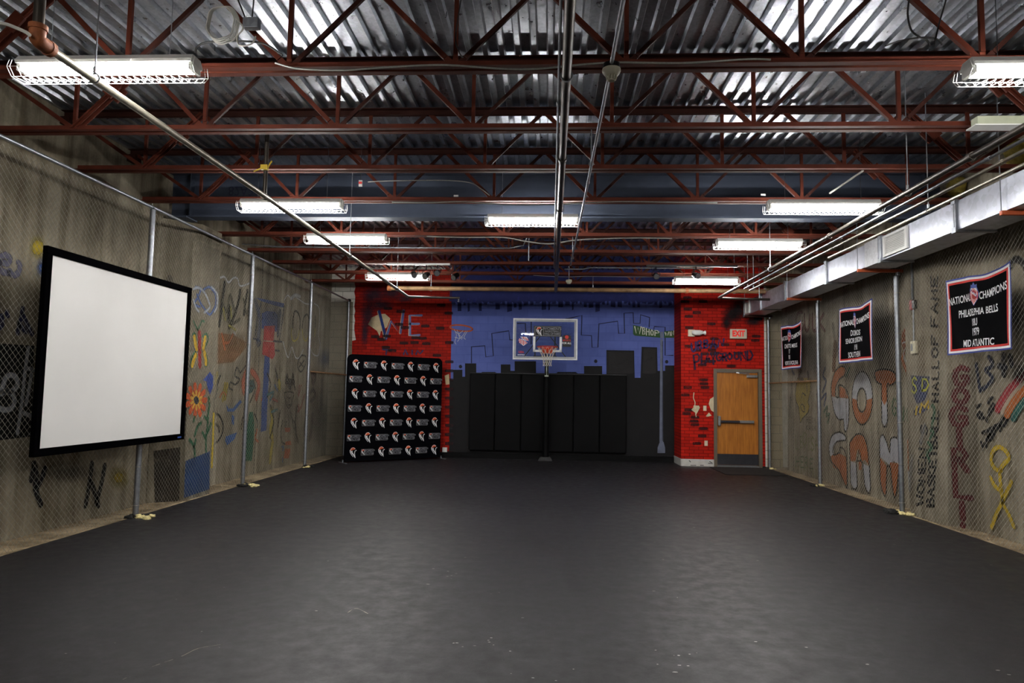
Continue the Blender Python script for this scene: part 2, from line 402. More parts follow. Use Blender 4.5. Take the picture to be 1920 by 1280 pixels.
wl = struct(MB().box(WL-.25, WL, YF, YB+.2, -.12, 5.1).build('wall_left', CONCRETE))
pil_l = struct(MB().extr([(WL, 9.62), (-5.27, 10.0), (-5.27, 10.62), (WL, 10.62)], 'z', -.12, 4.10).build('trim_2', CONCRETE, bevel=.012))
wr = struct(MB().box(WR, WR+.25, YF, YB+.2, -.12, 5.1).build('wall_right', CONCRETE))
pil_r = struct(MB().extr([(WR, 9.2), (5.2, 9.6), (5.2, 10.4), (WR, 10.4)], 'z', -.12, 4.10).build('trim_3', CONCRETE, bevel=.012))
# cast joints of the precast walls
JOINT = mat('joint sealant', rgb(70, 64, 54), .9, 0, .2)
for y in (3.4, 6.4, 13.2, 15.9): MB().box(WL-.002, WL+.004, y, y+.018, 0, 4.8).build('panel_joint', JOINT, wl)
for y in (3.4, 6.2, 13.1, 15.9): MB().box(WR-.004, WR+.002, y, y+.018, 0, 4.8).build('panel_joint', JOINT, wr)
wf = struct(MB().box(WL-.25, WR+.25, YF-.2, YF, -.12, 5.1).build('wall_front', CONCRETE))

def block_mat(name, c, bw=.40, bh=.20, mort=.012, jc=None, var=.12, bstr=.25):
    N = NT(name); v = N.coords('Object'); sx = N.n('ShaderNodeSeparateXYZ'); N.l(v, sx.inputs[0])
    cx = N.n('ShaderNodeCombineXYZ'); N.l(sx.outputs[0], cx.inputs[0]); N.l(sx.outputs[2], cx.inputs[1])
    br = N.n('ShaderNodeTexBrick'); br.inputs['Scale'].default_value = 1; br.inputs['Brick Width'].default_value = bw
    br.inputs['Row Height'].default_value = bh; br.inputs['Mortar Size'].default_value = mort; br.inputs['Mortar Smooth'].default_value = .4
    cc = rgb(*c); jj = rgb(*(jc or [x*.8 for x in c]))
    br.inputs['Color1'].default_value = tuple(x*(1-var) for x in cc[:3])+(1,); br.inputs['Color2'].default_value = tuple(min(1, x*(1+var)) for x in cc[:3])+(1,)
    br.inputs['Mortar'].default_value = jj; N.l(cx.outputs[0], br.inputs['Vector'])
    nz = N.ramp(N.noise(v, 1.6, 5, .6), [(.3, .72), (.7, 1.0)])
    col = N.mix(br.outputs['Color'], nz, .8, 'MULTIPLY')
    N.l(col, N.b.inputs['Base Color']); N.b.inputs['Roughness'].default_value = .75; N.b.inputs['Specular IOR Level'].default_value = .15
    h = N.n('ShaderNodeMath', operation='SUBTRACT', i_0=1.0); N.l(br.outputs['Fac'], h.inputs[1]); N.bump(h.outputs[0], bstr, .006); return N.m
BW_WHITE = block_mat('white block wall', (226, 222, 212), var=.04)
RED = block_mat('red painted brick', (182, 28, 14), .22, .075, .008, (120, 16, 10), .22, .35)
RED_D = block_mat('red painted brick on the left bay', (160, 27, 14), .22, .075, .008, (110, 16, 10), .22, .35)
BLUE = block_mat('blue painted block', (94, 108, 178), .40, .20, .01, (87, 101, 168), .05, .15)

wb = struct(MB().box(WL, 3.13, YB, YB+.2, -.12, 5.0).build('wall_back', BW_WHITE))
WB = Wall(wb, (0, YB, 0), (0, -1, 0))
we = struct(MB().box(3.11, 3.92, YD, YD+1.0, -.12, 5.0).build('wall_entrance', RED))
MB().box(4.94, 5.06, YD, YD+.25, -.12, 5.0).build('red_brick_strip', RED, we)
MB().box(3.92, 4.94, YD, YD+.25, 2.28, 5.0).build('red_brick_lintel', RED, we)
MB().box(5.06, 5.105, YD, YD+.25, -.12, 5.0).build('white_edge_strip', BW_WHITE, we)
MB().box(5.105, WR, YD+.002, YD+.25, -.12, 5.0).build('bare_block_strip', block_mat('tan block', (150, 136, 108), var=.06), we)
WE_ = Wall(we, (0, YD, 0), (0, -1, 0))

# ------------------------------------------------------------------ mural on the back wall
def quad_print(wall, name, poly, m):
    wall.k += 1; P = [wall.pt(*q)+wall.n*(.002+.00025*wall.k) for q in poly]
    tri = tessellate_polygon([[Vector((p.x, p.z, 0)) for p in P]])
    me = bpy.data.meshes.new(name); me.from_pydata([tuple(p) for p in P], [], [tuple(t) for t in tri]); me.materials.append(m)
    return link(name, me, wall.o)
jag = [(668, 505)]+[(666+rnd.uniform(-2, 2), y) for y in range(520, 640, 9)]+[(658+rnd.uniform(-4, 3), y) for y in range(640, 880, 9)]
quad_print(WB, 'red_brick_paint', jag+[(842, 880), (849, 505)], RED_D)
GREYB = block_mat('bare grey block', (132, 122, 104), var=.06)
quad_print(WB, 'bare_block_area', [(560, 566), (662, 566), (655, 880), (560, 880)], GREYB)
quad_print(WB, 'blue_sky_paint', [(849, 480), (1290, 480), (1290, 870), (842, 870)], BLUE)
NAVY = (38, 44, 104)
top = [(849, 480), (1290, 480), (1290, 566)]
x = 1268
while x > 850:
    d = rnd.choice([2, 4, 5, 9, 13, 16]); ww = rnd.uniform(3, 9); top += [(x, 567+d), (x-ww, 567+d+rnd.uniform(-2, 2))]; x -= ww
    top += [(x, 566+rnd.uniform(-3, 3)), (x-4, 566+rnd.uniform(-3, 3))]; x -= 4
fill(WB, 'dark_sky_band', [top], NAVY, .8, .15)
SKYL = [(843, 712),(850,712),(850,693),(867,693),(867,706),(872,706),(872,681),(893,681),(893,699),(939,699),(939,683),(957,683),(957,695),(965,695),(965,677),(1005,677),(1005,699),(1095,700),
 (1095,686),(1129,686),(1129,701),(1137,701),(1137,656),(1189,657),(1190,708),(1201,708),(1203,650),(1232,651),(1233,695),(1247,695),(1247,685),(1290,685),(1290,880),(842,880)]
fill(WB, 'dark_skyline', [SKYL], (14, 13, 15), 1.0, .05, soft=.05)
fill(WB, 'dark_tower_wash', [[(1139,659),(1187,660),(1188,700),(1139,700)], [(1206,653),(1230,654),(1230,700),(1205,700)]], (48, 46, 47), .8, .5)
OUT = (34, 38, 70)
for ln in ([(884,680),(884,650),(909,648),(911,669),(925,667),(922,625),(954,620),(956,637),(966,637)], [(970,606),(985,606),(987,645),(996,645),(996,600)], [(1060,598),(1075,595),(1091,591),(1090,628),(1109,629),(1110,651),(1121,651),(1123,607),(1158,602),(1160,625),(1171,625),(1170,587),(1187,586),(1188,606),(1200,606),(1201,590),(1218,595),(1217,613)], [(1226,616),(1227,612),(1247,613),(1247,666),(1262,666)]):
    strokes(WB, 'building_outline', [ln], .03, OUT, .15, .95, .15, sub=1)
for cu, cv in ((863.5, 687), (1117, 677), (1250, 678)): fill(WB, 'dark_balloon', [[(cu+3.2*math.cos(a*.6), cv+3.4*math.sin(a*.6)) for a in range(10)]], (30, 30, 36))
for a, b in ((898, 936), (1040, 1087)): fill(WB, 'dark_car_roof', [[(a, 702), (a+6, 697), (b-8, 697), (b, 702)]], (22, 24, 34))
# painted street sign and lamp post
SIGN_G = (50, 84, 44)
fill(WB, 'painted_street_sign', [[(1187,609),(1237,621),(1238,633),(1190,629),(1187,626)], [(1245,621),(1267,619),(1267,633),(1245,633)]], SIGN_G, 1, .1)
strokes(WB, 'painted_sign_letter', [[(1190,612),(1193,625),(1196,614),(1199,626),(1202,612)],[(1205,614),(1205,627),(1209,626),(1209,621),(1205,620),(1209,618),(1208,614),(1204,614)],[(1212,615),(1212,628)],[(1217,617),(1217,628)],[(1212,621),(1217,622)],[(1222,618),(1220,622),(1221,628),(1224,628),(1225,622),(1222,618)],[(1228,629),(1228,619),(1233,620)],[(1228,624),(1232,624)]], .026, (215, 216, 196), .15, 1, .05, sub=1)
strokes(WB, 'painted_sign_letter', [[(1234,621),(1236,622),(1234,624)],[(1247,623),(1249,629),(1250,624),(1252,629),(1254,622)],[(1256.5,622),(1256.5,629)],[(1259,629),(1259,621),(1263,628),(1263,620)]], .022, (215, 216, 196), .15, 1, .05, sub=1)
fill(WB, 'painted_lamp_post', [[(1238,622),(1244,622),(1244,634),(1238,634)], [(1238,636),(1243,636),(1243,828),(1236.5,828)], [(1237,828),(1244,828),(1247,839),(1247,849),(1232.5,849),(1233,839)]], (104, 110, 128), 1, .1)
strokes(WB, 'painted_post_shade', [[(1242.5,640),(1242,826)]], .02, (62, 66, 86), .2, .9, .2, sub=1)
# painted hoop at the edge of the red bay
strokes(WB, 'painted_hoop', [[(865+21*math.cos(t*.35), 615+5.5*math.sin(t*.35)+.1*(21*math.cos(t*.35))) for t in range(19)]], .045, (176, 82, 48), .2, 1, .1)
strokes(WB, 'painted_net', [[(852,618),(856,628),(853,640),(855,645)],[(857,619),(862,632),(858,640)],[(873,621),(867,630),(862,634),(853,632)],[(868,620),(860,628),(866,636)],[(876,621),(870,632),(873,636)],[(855,622),(868,634)]], .014, (205, 206, 206), .3, .9, .2)
# WE lettering
fill(WB, 'tan_bare_patch', [[(690,608),(697,595),(711,589),(722,588),(732,597),(726,613),(714,621),(712,630),(707,620)]], (200, 182, 146), 1, .15)
def outline_letters(lines, c, w):
    strokes(WB, 'painted_letter_highlight', [[(a-1.7, b+.8) for a, b in ln] for ln in lines], w*.8, (208, 190, 160), .15, .9, .2, sub=1)
    strokes(WB, 'painted_letter', lines, w, c, .15, 1, .12, sub=1)
outline_letters([[(711,583),(724,635)]], (32, 52, 112), .075)
outline_letters([[(724,634),(734,602),(751,625),(757,582)]], (88, 96, 146), .07)
outline_letters([[(791,591),(769,591),(769,628),(787,628)],[(769,607),(786,607)]], (108, 116, 160), .06)
strokes(WB, 'painted_letter', [[(718,655),(734,656)],[(725,656),(724,664)],[(757,664),(760,655),(764,664)],[(773,664),(773,657)],[(780,664),(783,657),(788,663),(793,657)]], .05, (58, 56, 96), .3, .85, .3, sub=1)
for cu, cv, ru, rv in ((700,552,26,20),(690,590,16,40),(735,548,24,16),(715,572,26,12),(684,626,8,30),(760,560,20,8)): blob(WB, 'dark_sprayed_haze', cu, cv, ru, rv, (40, 34, 50), .7)
def dark_bricks(wall, pts, c=(44, 22, 24)):
    L = []
    for (u, v) in pts: L.append([(u, v-.6), (u+8, v-.9), (u+15, v-.4), (u+15.6, v+2), (u+15, v+4.6), (u+7, v+4.9), (u, v+4.5), (u-.6, v+2)])
    for q in L: fill(wall, 'dark_painted_brick', [q], c, .82, .5)
dark_bricks(WB, [(720,576),(744,582),(696,629),(708,634),(718,628),(750,641),(770,640),(772,631),(785,632),(792,642),(790,609),(818,613),(716,649),(728,655),(741,606),(752,612),(820,570),(812,664),(834,585),(835,640)])
dark_bricks(WB, [(835, y) for y in range(676, 850, 17)])
fill(WB, 'tan_bare_patch', [[(834,704),(842,701),(843,720),(836,721)]], (196, 178, 140), 1, .1)
# ------------------------------------------------------------------ paint on the entrance wall
RB = []
rr = random.Random(3)
for v in range(556, 850, 7):
    for u in range(1279, 1330, 16):
        if rr.random() < .26: RB.append((u+rr.uniform(-2, 6), v))
for v in range(596, 690, 8):
    for u in range(1330, 1425, 16):
        if rr.random() < .13: RB.append((u+rr.uniform(-2, 6), v))
dark_bricks(WE_, [q for q in RB if not (1288 < q[0] < 1327 and 612 < q[1] < 634) and not (1355 < q[0] < 1402 and 610 < q[1] < 638) and not (q[0] > 1322 and q[1] > 684) and not (1296 < q[0] < 1326 and 750 < q[1] < 776) and not (1306 < q[0] < 1328 and 820 < q[1] < 840)], (60, 18, 18))
for cu, cv, ru, rv in ((1372,590,22,22),(1385,580,20,26),(1362,606,12,16),(1412,602,22,12)): blob(WE_, 'soft_black_patch', cu, cv, ru, rv, (22, 14, 18), .85, .1)  # soft-edged black patches on the wall beneath the duct
GN = (52, 42, 92)
letters(WE_, 'painted_letter', 'URBAN', [((1297,660),(8,-3),(-1,-16)),((1309,655),(7,-2),(-1,-15)),((1320,652),(8,-1),(0,-14)),((1332,653),(10,0),(1,-20)),((1346,650),(9,-1),(2,-14))], .05, GN, .3, .9, .35)
letters(WE_, 'painted_letter', 'PLAYGROUND', [((1303,692),(11,-3),(-3,-26)),((1315,683),(7,-2),(0,-20)),((1323,680),(8,-1),(0,-18)),((1333,684),(9,-2),(-1,-22)),((1343,676),(9,0),(0,-15)),((1355,676),(7,0),(0,-14)),((1364,674),(8,0),(0,-12)),((1377,673),(8,0),(0,-13)),((1389,675),(9,-1),(-1,-15)),((1401,675),(10,0),(0,-18))], .05, (42, 28, 58), .25, .9, .35)
TAN = (206, 194, 160)
fill(WE_, 'tan_bare_patch', [[(1296,768),(1302,761),(1310,760),(1312,764),(1309,770),(1305,777),(1303,773)],[(1337,744),(1339.5,743),(1339.5,773),(1333,769),(1328.5,757),(1331,748)],[(1323,780),(1329,773),(1334,779),(1326,781)]], TAN, 1, .15)
strokes(WE_, 'bare_crack', [[(1301,736),(1300,746),(1303,754),(1302,762)],[(1304,775),(1305,781)]], .02, TAN, .2, 1, .1)

# ------------------------------------------------------------------ door and its trim
WOOD = None
def wood_mat():
    N = NT('honey oak veneer'); v = N.coords(scale=(3, 1, .35)); n1 = N.noise(v, 7, 6, .6)
    wv = N.n('ShaderNodeTexWave'); wv.inputs['Scale'].default_value = 2.2; wv.inputs['Distortion'].default_value = 5; wv.inputs['Detail'].default_value = 3; N.l(v, wv.inputs['Vector'])
    a = N.ramp(n1, [(.3, rgb(158, 92, 26)), (.7, rgb(196, 126, 46))])
    N.l(N.mix(a, N.ramp(wv.outputs[0], [(.2, .8), (.8, 1.0)]), .45, 'MULTIPLY'), N.b.inputs['Base Color']); N.b.inputs['Roughness'].default_value = .4; return N.m
WOOD = wood_mat(); FRAME = mat('olive grey frame paint', rgb(104, 94, 78), .5, 0, .08); STEEL = galv('brushed steel', (170, 170, 172), .35, .9, 40)
KICK = mat('dark kick plate', rgb(66, 66, 72), .4, .6, .1)
d = struct(empty('door_1', (4.43, YD, 0))); d['label'] = 'honey oak door in olive frame under the EXIT sign'
def dpart(mb, name, m, p=d, **k):
    mb.v = [(x-4.43, y-YD, z) for x, y, z in mb.v]; return mb.build(name, m, p, **k)
dpart(MB().box(3.87, 3.945, YD-.03, YD+.14, 0, 2.30).box(4.915, 4.99, YD-.03, YD+.14, 0, 2.30).box(3.945, 4.915, YD-.03, YD+.14, 2.225, 2.30), 'door_frame', FRAME, bevel=.004)
leaf = dpart(MB().box(3.953, 4.907, YD+.03, YD+.075, .045, 2.215), 'door_leaf', WOOD)
dpart(MB().box(3.955, 4.905, YD+.022, YD+.0295, .05, .30), 'kick_plate', KICK)
dpart(MB().box(3.945, 4.915, YD-.02, YD+.13, 0, .028), 'threshold', STEEL)
pb = dpart(MB().box(4.02, 4.47, YD-.045, YD-.005, 1.03, 1.085), 'push_bar', KICK, bevel=.006)
dpart(MB().box(4.47, 4.80, YD-.04, YD+.03, 1.025, 1.09), 'push_bar_rail', STEEL, bevel=.006)
dpart(MB().box(3.965, 4.025, YD-.06, YD+.03, .955, 1.185), 'latch_case', STEEL, bevel=.012)
dpart(MB().box(4.64, 4.89, YD-.035, YD+.03, 2.10, 2.16), 'door_closer', STEEL, bevel=.006)
dpart(MB().bar((4.70, YD-.03, 2.18), (4.46, YD-.05, 2.2), .012, .025).bar((4.46, YD-.05, 2.2), (4.40, YD-.02, 2.215), .012, .025), 'closer_arm', STEEL)
bb = struct(MB().box(3.10, 3.87, YD-.018, YD, .0, .165).box(3.092, 3.11, YD-.018, YD+.88, .0, .165).build('baseboard_entrance', mat('scuffed white base', rgb(206, 204, 198), .6, 0, .1, 12)))
BBW = Wall(bb, (0, YD-.018, 0), (0, -1, 0))
strokes(BBW, 'paint_scuff', [[(1292,863),(1295,866)],[(1295,872),(1305,872)],[(1313,872),(1319,872)],[(1328,868),(1336,869)],[(1330,865),(1335,867)]], .016, (22, 22, 24), .2, 1, .3, sub=1)

# ------------------------------------------------------------------ roof deck: sheets of ribbed steel
ce = struct(empty('ceiling', (0, 0, ZD)))
pitch = .1524; prof = []
for i in range(6):
    x = i*pitch; prof += [(x, 0), (x+.046, 0), (x+.060, .038), (x+.138, .038)]
prof += [(6*pitch, 0)]
def deck_sheet(y0, y1):
    mb = MB(); pr = prof + [(6*pitch, .012), ] ; n = len(prof)
    vs = [(x, y0, z) for x, z in prof]+[(x, y1, z) for x, z in prof]
    mb.add(vs, [(i, i+1, n+i+1, n+i) for i in range(n-1)])
    vs2 = [(x, y0, z+.0015) for x, z in prof]+[(x, y1, z+.0015) for x, z in prof]
    mb.add(vs2, [(n+i, n+i+1, i+1, i) for i in range(n-1)])
    me = bpy.data.meshes.new('deck_panel'); me.from_pydata(mb.v, [], mb.f); me.materials.append(DECK); me.update(); return me
shA, shB = deck_sheet(YF, 9.76), deck_sheet(9.70, YB+.1)
x = -6.0
while x < WR+.1:
    link('deck_panel', shA, ce, (x, 0, 0)); link('deck_panel', shB, ce, (x, 0, .0)); x += 6*pitch
MB().box(-6.0, 5.8, YF-.1, YB+.3, .30, .34).build('roof_board', mat('roof board', rgb(40, 40, 42), .9, 0, .1), ce)

# ------------------------------------------------------------------ girder
g = empty('steel_girder', (0, 9.75, 4.12), 'grey steel girder spanning the room between the red joists, chalk numbers on its web', 'girder')
MB().box(-5.62, 5.4, -.11, .11, 0, .022).build('bottom_flange', GIRDER, g)
MB().box(-5.62, 5.4, -.11, .11, .645, .667).build('top_flange', GIRDER, g)
MB().box(-5.62, 5.4, -.007, .007, .022, .645).build('web', GIRDER, g)
for x in (-5.3, 5.15): MB().box(x-.008, x+.008, -.1, .1, .022, .645).build('stiffener', GIRDER, g)
for x in (-5.45, 5.25): MB().box(x-.14, x+.14, -.16, .16, -.018, 0).build('bearing_plate', GIRDER, g)
cm = text_mesh('82A2', .2, 0, 0, 'CENTER', .9); cm.materials.clear(); cm.materials.append(mat('blue chalk', rgb(40, 44, 70), .9))
o = link('chalk_number', cm, g); p = atY(452, 357, 9.742); o.location = (p.x, -.0085, p.z-4.12); o.rotation_euler = (math.pi/2, 0, math.pi)
o.scale = (1, 1, 1); o.rotation_euler = (math.radians(90), math.radians(180), 0); o.scale = (-1, 1, 1)

# ------------------------------------------------------------------ open-web joists
NODES = [-4.69+1.31*i for i in range(8)]
H = .70
def Lx(mb, x0, x1, y, z, sy, sz, a=.062, t=.007):
    """an angle along X: vertical leg against the web at y, horizontal leg outwards"""
    mb.box(x0, x1, min(y, y+sy*t), max(y, y+sy*t), min(z, z+sz*a), max(z, z+sz*a))
    mb.box(x0, x1, min(y, y+sy*a), max(y, y+sy*a), min(z, z+sz*t), max(z, z+sz*t)); return mb
bc = MB(); Lx(bc, -5.48, 5.33, -.016, 0, -1, 1); Lx(bc, -5.48, 5.33, .016, 0, 1, 1)
tc = MB(); Lx(tc, -5.68, 5.44, -.016, H, -1, -1); Lx(tc, -5.68, 5.44, .016, H, 1, -1)
bcm, tcm = bc.mesh('bottom_chord', PRIMER), tc.mesh('top_chord', PRIMER_SHADE)
def web_bar(p, q, w=.028, h=.034):
    p, q = Vector(p), Vector(q); e = (q-p)*.12
    mb = MB(); mb.bar(p+e, q-e, w, h); mb.bar(p, p+e, .012, h*1.2); mb.bar(q-e, q, .012, h*1.2); return mb
vm = web_bar((0, 0, .02), (0, 0, H-.02)).mesh('web_vertical', PRIMER)
dr = web_bar((0, 0, .02), (.655, 0, H-.02)).mesh('web_diagonal', PRIMER_SHADE)
dl = web_bar((0, 0, .02), (-.655, 0, H-.02), .034, .04).mesh('web_diagonal', PRIMER)
def clampweb(s):
    mb = MB()
    for y in (-.03, .03): mb.bar((0, y, .03), (s*.655, y, H-.03), .012, .05); mb.bar((0, y*1.5, .03), (s*.655, y*1.5, H-.03), .03, .012)
    mb.bar((s*.34, -.055, H*.5+.0), (s*.44, -.055, H*.66), .02, .11); mb.bar((s*.34, .055, H*.5), (s*.44, .055, H*.66), .02, .11); return mb.mesh('end_web', PRIMER)
cwl, cwr = clampweb(1), clampweb(-1)
ewl = MB().bar((-4.69, 0, .03), (-5.6, 0, H-.06), .03, .04).mesh('end_web', PRIMER); ewr = MB().bar((4.48, 0, .03), (5.4, 0, H-.06), .03, .04).mesh('end_web', PRIMER)
seat = MB().box(-5.695, -5.58, -.07, .07, H-.16, H-.07).mesh('bearing_seat', PRIMER_SHADE)
JY = [3.88, 5.12, 6.35, 7.53, 8.80, 10.77, 12.03, 13.16, 14.27, 15.40]
JL = ['rust-red bar joist partly cut off by the top edge, webs only visible', 'rust-red bar joist nearest the viewpoint with full bottom chord and a sagging cable', 'rust-red bar joist with brightly lit orange bottom chord, second full one from the viewpoint',
 'rust-red bar joist, third full one from the viewpoint, left end stopping at the fence rail', 'rust-red bar joist right before the grey girder', 'rust-red bar joist right behind the grey girder, lit by the centre light',
 'rust-red bar joist carrying a grey conduit on its near side, second behind the girder', 'rust-red bar joist holding the small black spotlights, third behind the girder', 'dark red bar joist above the strip lights at the back wall, fourth behind the girder', 'rust-red bar joist closest to the painted back wall']
joist = None
for y, lab in zip(JY, JL):
    if joist is None:
        joist = jt = empty('bar_joist', (0, y, 4.11))
        link('bottom_chord', bcm, jt); link('top_chord', tcm, jt); link('end_web', ewl, jt); link('end_web', ewr, jt); link('bearing_seat', seat, jt)
        link('end_web', cwl, jt, (NODES[0], 0, 0)); link('end_web', cwr, jt, (NODES[7], 0, 0))
        for i, x in enumerate(NODES):
            link('web_vertical', vm, jt, (x, 0, 0))
            if 0 < i < 7: link('web_diagonal', dr, jt, (x, 0, 0)); link('web_diagonal', dl, jt, (x, 0, 0))
            elif i == 7: pass
    else:
        jt = copy_tree(joist); jt.location = (0, y, 4.11)
    jt.location.z = 4.105; tag(jt, lab, 'joist', 'bar joists under the roof deck')

# ------------------------------------------------------------------ caged strip lights
hp = [(-.075, 0), (-.082, .018), (-.05, .058), (.05, .058), (.082, .018), (.075, 0)]
hm = MB().extr(hp, 'x', -.61, .61).mesh('housing', WHITE_EN)
tm = MB().tube([(-.585, 0, 0), (.585, 0, 0)], .0135, 10).mesh('fluorescent_tube', TUBE, True)
sm = MB().box(-.012, .012, -.06, .06, -.045, 0).mesh('lamp_holder', WHITE_EN)
gm = MB()
for yy, zz in ((-.06, -.09), (.06, -.09), (-.105, -.04), (.105, -.04)): gm.tube([(-.64, yy, zz), (.64, yy, zz)], .0022, 4)
zig = []
for i in range(49): zig.append((-.62+1.24*i/48, .06 if i % 2 else -.06, -.09))
gm.tube(zig, .002, 3)
for i in range(25):
    x = -.62+1.24*i/24
    for sg in (-1, 1): gm.tube([(x, sg*.06, -.09), (x, sg*.105, -.04)] + ([(x, sg*.085, .02)] if i in (0, 8, 16, 24) else []), .002, 3)
for x in (-.64, .64): gm.tube([(x, -.085, .02), (x, -.105, -.04), (x, -.06, -.09), (x, .06, -.09), (x, .105, -.04), (x, .085, .02)], .0025, 4)
gme = gm.mesh('wire_guard', WHITE_EN)
LT = [(-3.02, 4.38, 3.79, 4.82, 'caged strip light with white wire guard, left side nearest the viewpoint'), (-3.10, 7.93, 3.83, 4.82, 'caged strip light on the left, second from the viewpoint, under the grey girder'),
 (-3.14, 10.28, 3.965, 4.82, 'caged strip light on the left, third from the viewpoint, above the grey conduit'), (-3.10, 13.66, 3.965, 4.82, 'caged strip light in front of the red bay with the letters WE'),
 (-.26, 9.19, 3.985, 4.12, 'caged strip light in the middle of the ceiling below the grey girder'), (3.25, 4.42, 3.74, 4.82, 'caged strip light at the upper right corner, cut off by the picture edge'),
 (3.06, 7.85, 3.805, 4.82, 'caged strip light on the right crossed by three pipes, second from the viewpoint'), (3.03, 10.15, 3.885, 4.82, 'caged strip light on the right, third from the viewpoint, beside the pipe hanger'),
 (3.04, 13.62, 3.925, 4.82, 'caged strip light on the right above the EXIT door wall'),
 (-3.05, .6, 3.80, 4.82, 'caged strip light overhead behind the viewpoint on the left'), (3.2, .6, 3.80, 4.82, 'caged strip light overhead behind the viewpoint on the right')]
first = None
for x, y, z, zt, lab in LT:
    if first is None:
        first = lt = empty('strip_light', (x, y, z)); link('housing', hm, lt); link('wire_guard', gme, lt)
        for yy in (-.038, .038): link('fluorescent_tube', tm, lt, (0, yy, -.028))
        for xx in (-.597, .597): link('lamp_holder', sm, lt, (xx, 0, 0))
    else:
        lt = copy_tree(first); lt.location = (x, y, z)
    tag(lt, lab, 'strip light', 'caged strip lights')
    for xx in (-.42, .42): MB().tube([(xx, 0, .05), (xx, 0, zt-z)], .003, 5).build('hanger_rod', GALV, lt)

# ------------------------------------------------------------------ chain link fences
def fabric(y0, y1, z0, z1, x, sgn, name):
    p = .0365; n = int((y1-y0)/p); m = int((z1-z0)/p); r = .0018
    j = np.arange(m+1); V = []; F = []; base = 0
    ang = [0, 2.094, 4.189]
    for k in range(n):
        yc = y0+p*k; flip = (k % 2)
        y = np.where((j+flip) % 2 == 0, yc-.0008, yc+p+.0008); z = z0+p*j
        bow = .010*np.sin(yc*1.3)*np.sin((z-z0)*1.05) + .004*np.sin(yc*5.1+z*2)
        xx = x+bow+sgn*.0014*np.where((j+flip) % 2 == 0, 1, -1)
        ring = np.stack([np.stack([xx+r*math.cos(a), y+r*.72*math.sin(a), z-0*z+r*.72*math.sin(a)*np.where((j+flip) % 2 == 0, 1, 1)], 1) for a in ang], 1)
        V.append(ring.reshape(-1, 3))
        i = np.arange(m)[:, None]*3+base; c = np.arange(3)[None]
        F.append(np.stack([i+c, i+(c+1) % 3, i+3+(c+1) % 3, i+3+c], 2).reshape(-1, 4)); base += 3*(m+1)
    V = np.concatenate(V).astype(np.float32); F = np.concatenate(F).astype(np.int32)
    me = bpy.data.meshes.new(name); me.vertices.add(len(V)); me.vertices.foreach_set('co', V.ravel())
    me.loops.add(F.size); me.loops.foreach_set('vertex_index', F.ravel())
    me.polygons.add(len(F)); me.polygons.foreach_set('loop_start', np.arange(0, F.size, 4, dtype=np.int32)); me.polygons.foreach_set('loop_total', np.full(len(F), 4, np.int32))
    me.materials.append(WIRE); me.update(calc_edges=True); me.validate(); return me
def fence_post(x, y, h, parent, ties):
    o = MB().tube([(0, 0, -.01), (0, 0, h)], .034, 14).build('post', GALV, parent, (x, y, 0), True)
    t = MB()
    for z in ties: t.tube([(.037*math.cos(a*.6), .037*math.sin(a*.6), z) for a in range(11)], .0028, 4, closed=False); t.tube([(-.03, -.045, z), (.03, -.045, z+.004)], .0028, 4)
    t.build('tie_wire', WIRE, o, kind='stuff'); return o
fL = empty('chain_link_fence', (XL, 0, 0), 'tall chain-link fence with steel posts and a top rail along the left graffiti wall', 'fence')
TR = 3.955
off = XL+.045
for y in (5.5, 8.56, 11.60, 14.58): fence_post(0, y, TR-.02, fL, (.14, .62, 1.1, 1.7, 2.4, 3.1, 3.6))
fence_post(0, 17.38, 3.93, fL, (.3, 1.1, 1.9, 2.7, 3.4)); MB().lathe([(.036, 0), (.05, .015), (.05, .05), (.03, .075)], 12).build('post_cap', BLACKM, fL, (0, 17.38, 3.91), True)
rail = MB().tube([(0, 4.2, TR), (0, 8.56, TR+.004), (0, 11.6, TR-.004), (0, 14.58, TR), (0, 17.36, TR-.02)], .021, 10).build('top_rail', GALV, fL, None, True)
for y in (8.54, 11.58, 14.56):
    MB().tube([(-.028, y, TR-.026), (0, y, TR+.03), (.028, y, TR-.026)], .010, 6).tube([(0, y, TR+.03), (0, y, TR+.055)], .006, 5).build('rail_clamp', GALV, fL)
MB().tube([(0, 14.58, 2.03), (0, 17.36, 2.03)], .018, 8).build('mid_rail', RUST, fL, None, True)
link('wire_mesh', fabric(4.2, 17.36, .005, TR-.01, -.037, 1, 'wire_mesh'), fL, kind='stuff')
fR = empty('chain_link_fence', (XR, 0, 0), 'chain-link fence hung with black banners along the right graffiti wall', 'fence')
for y in (7.35, 10.41, 13.43, 16.42): fence_post(0, y, 3.455, fR, (.15, .7, 1.3, 1.9, 2.6, 3.2))
MB().tube([(0, 13.43, 1.97), (0, 16.42, 1.97)], .018, 8).build('mid_rail', RUST, fR, None, True)
link('wire_mesh', fabric(5.0, 16.42, .005, 3.585, .037, -1, 'wire_mesh'), fR, kind='stuff')

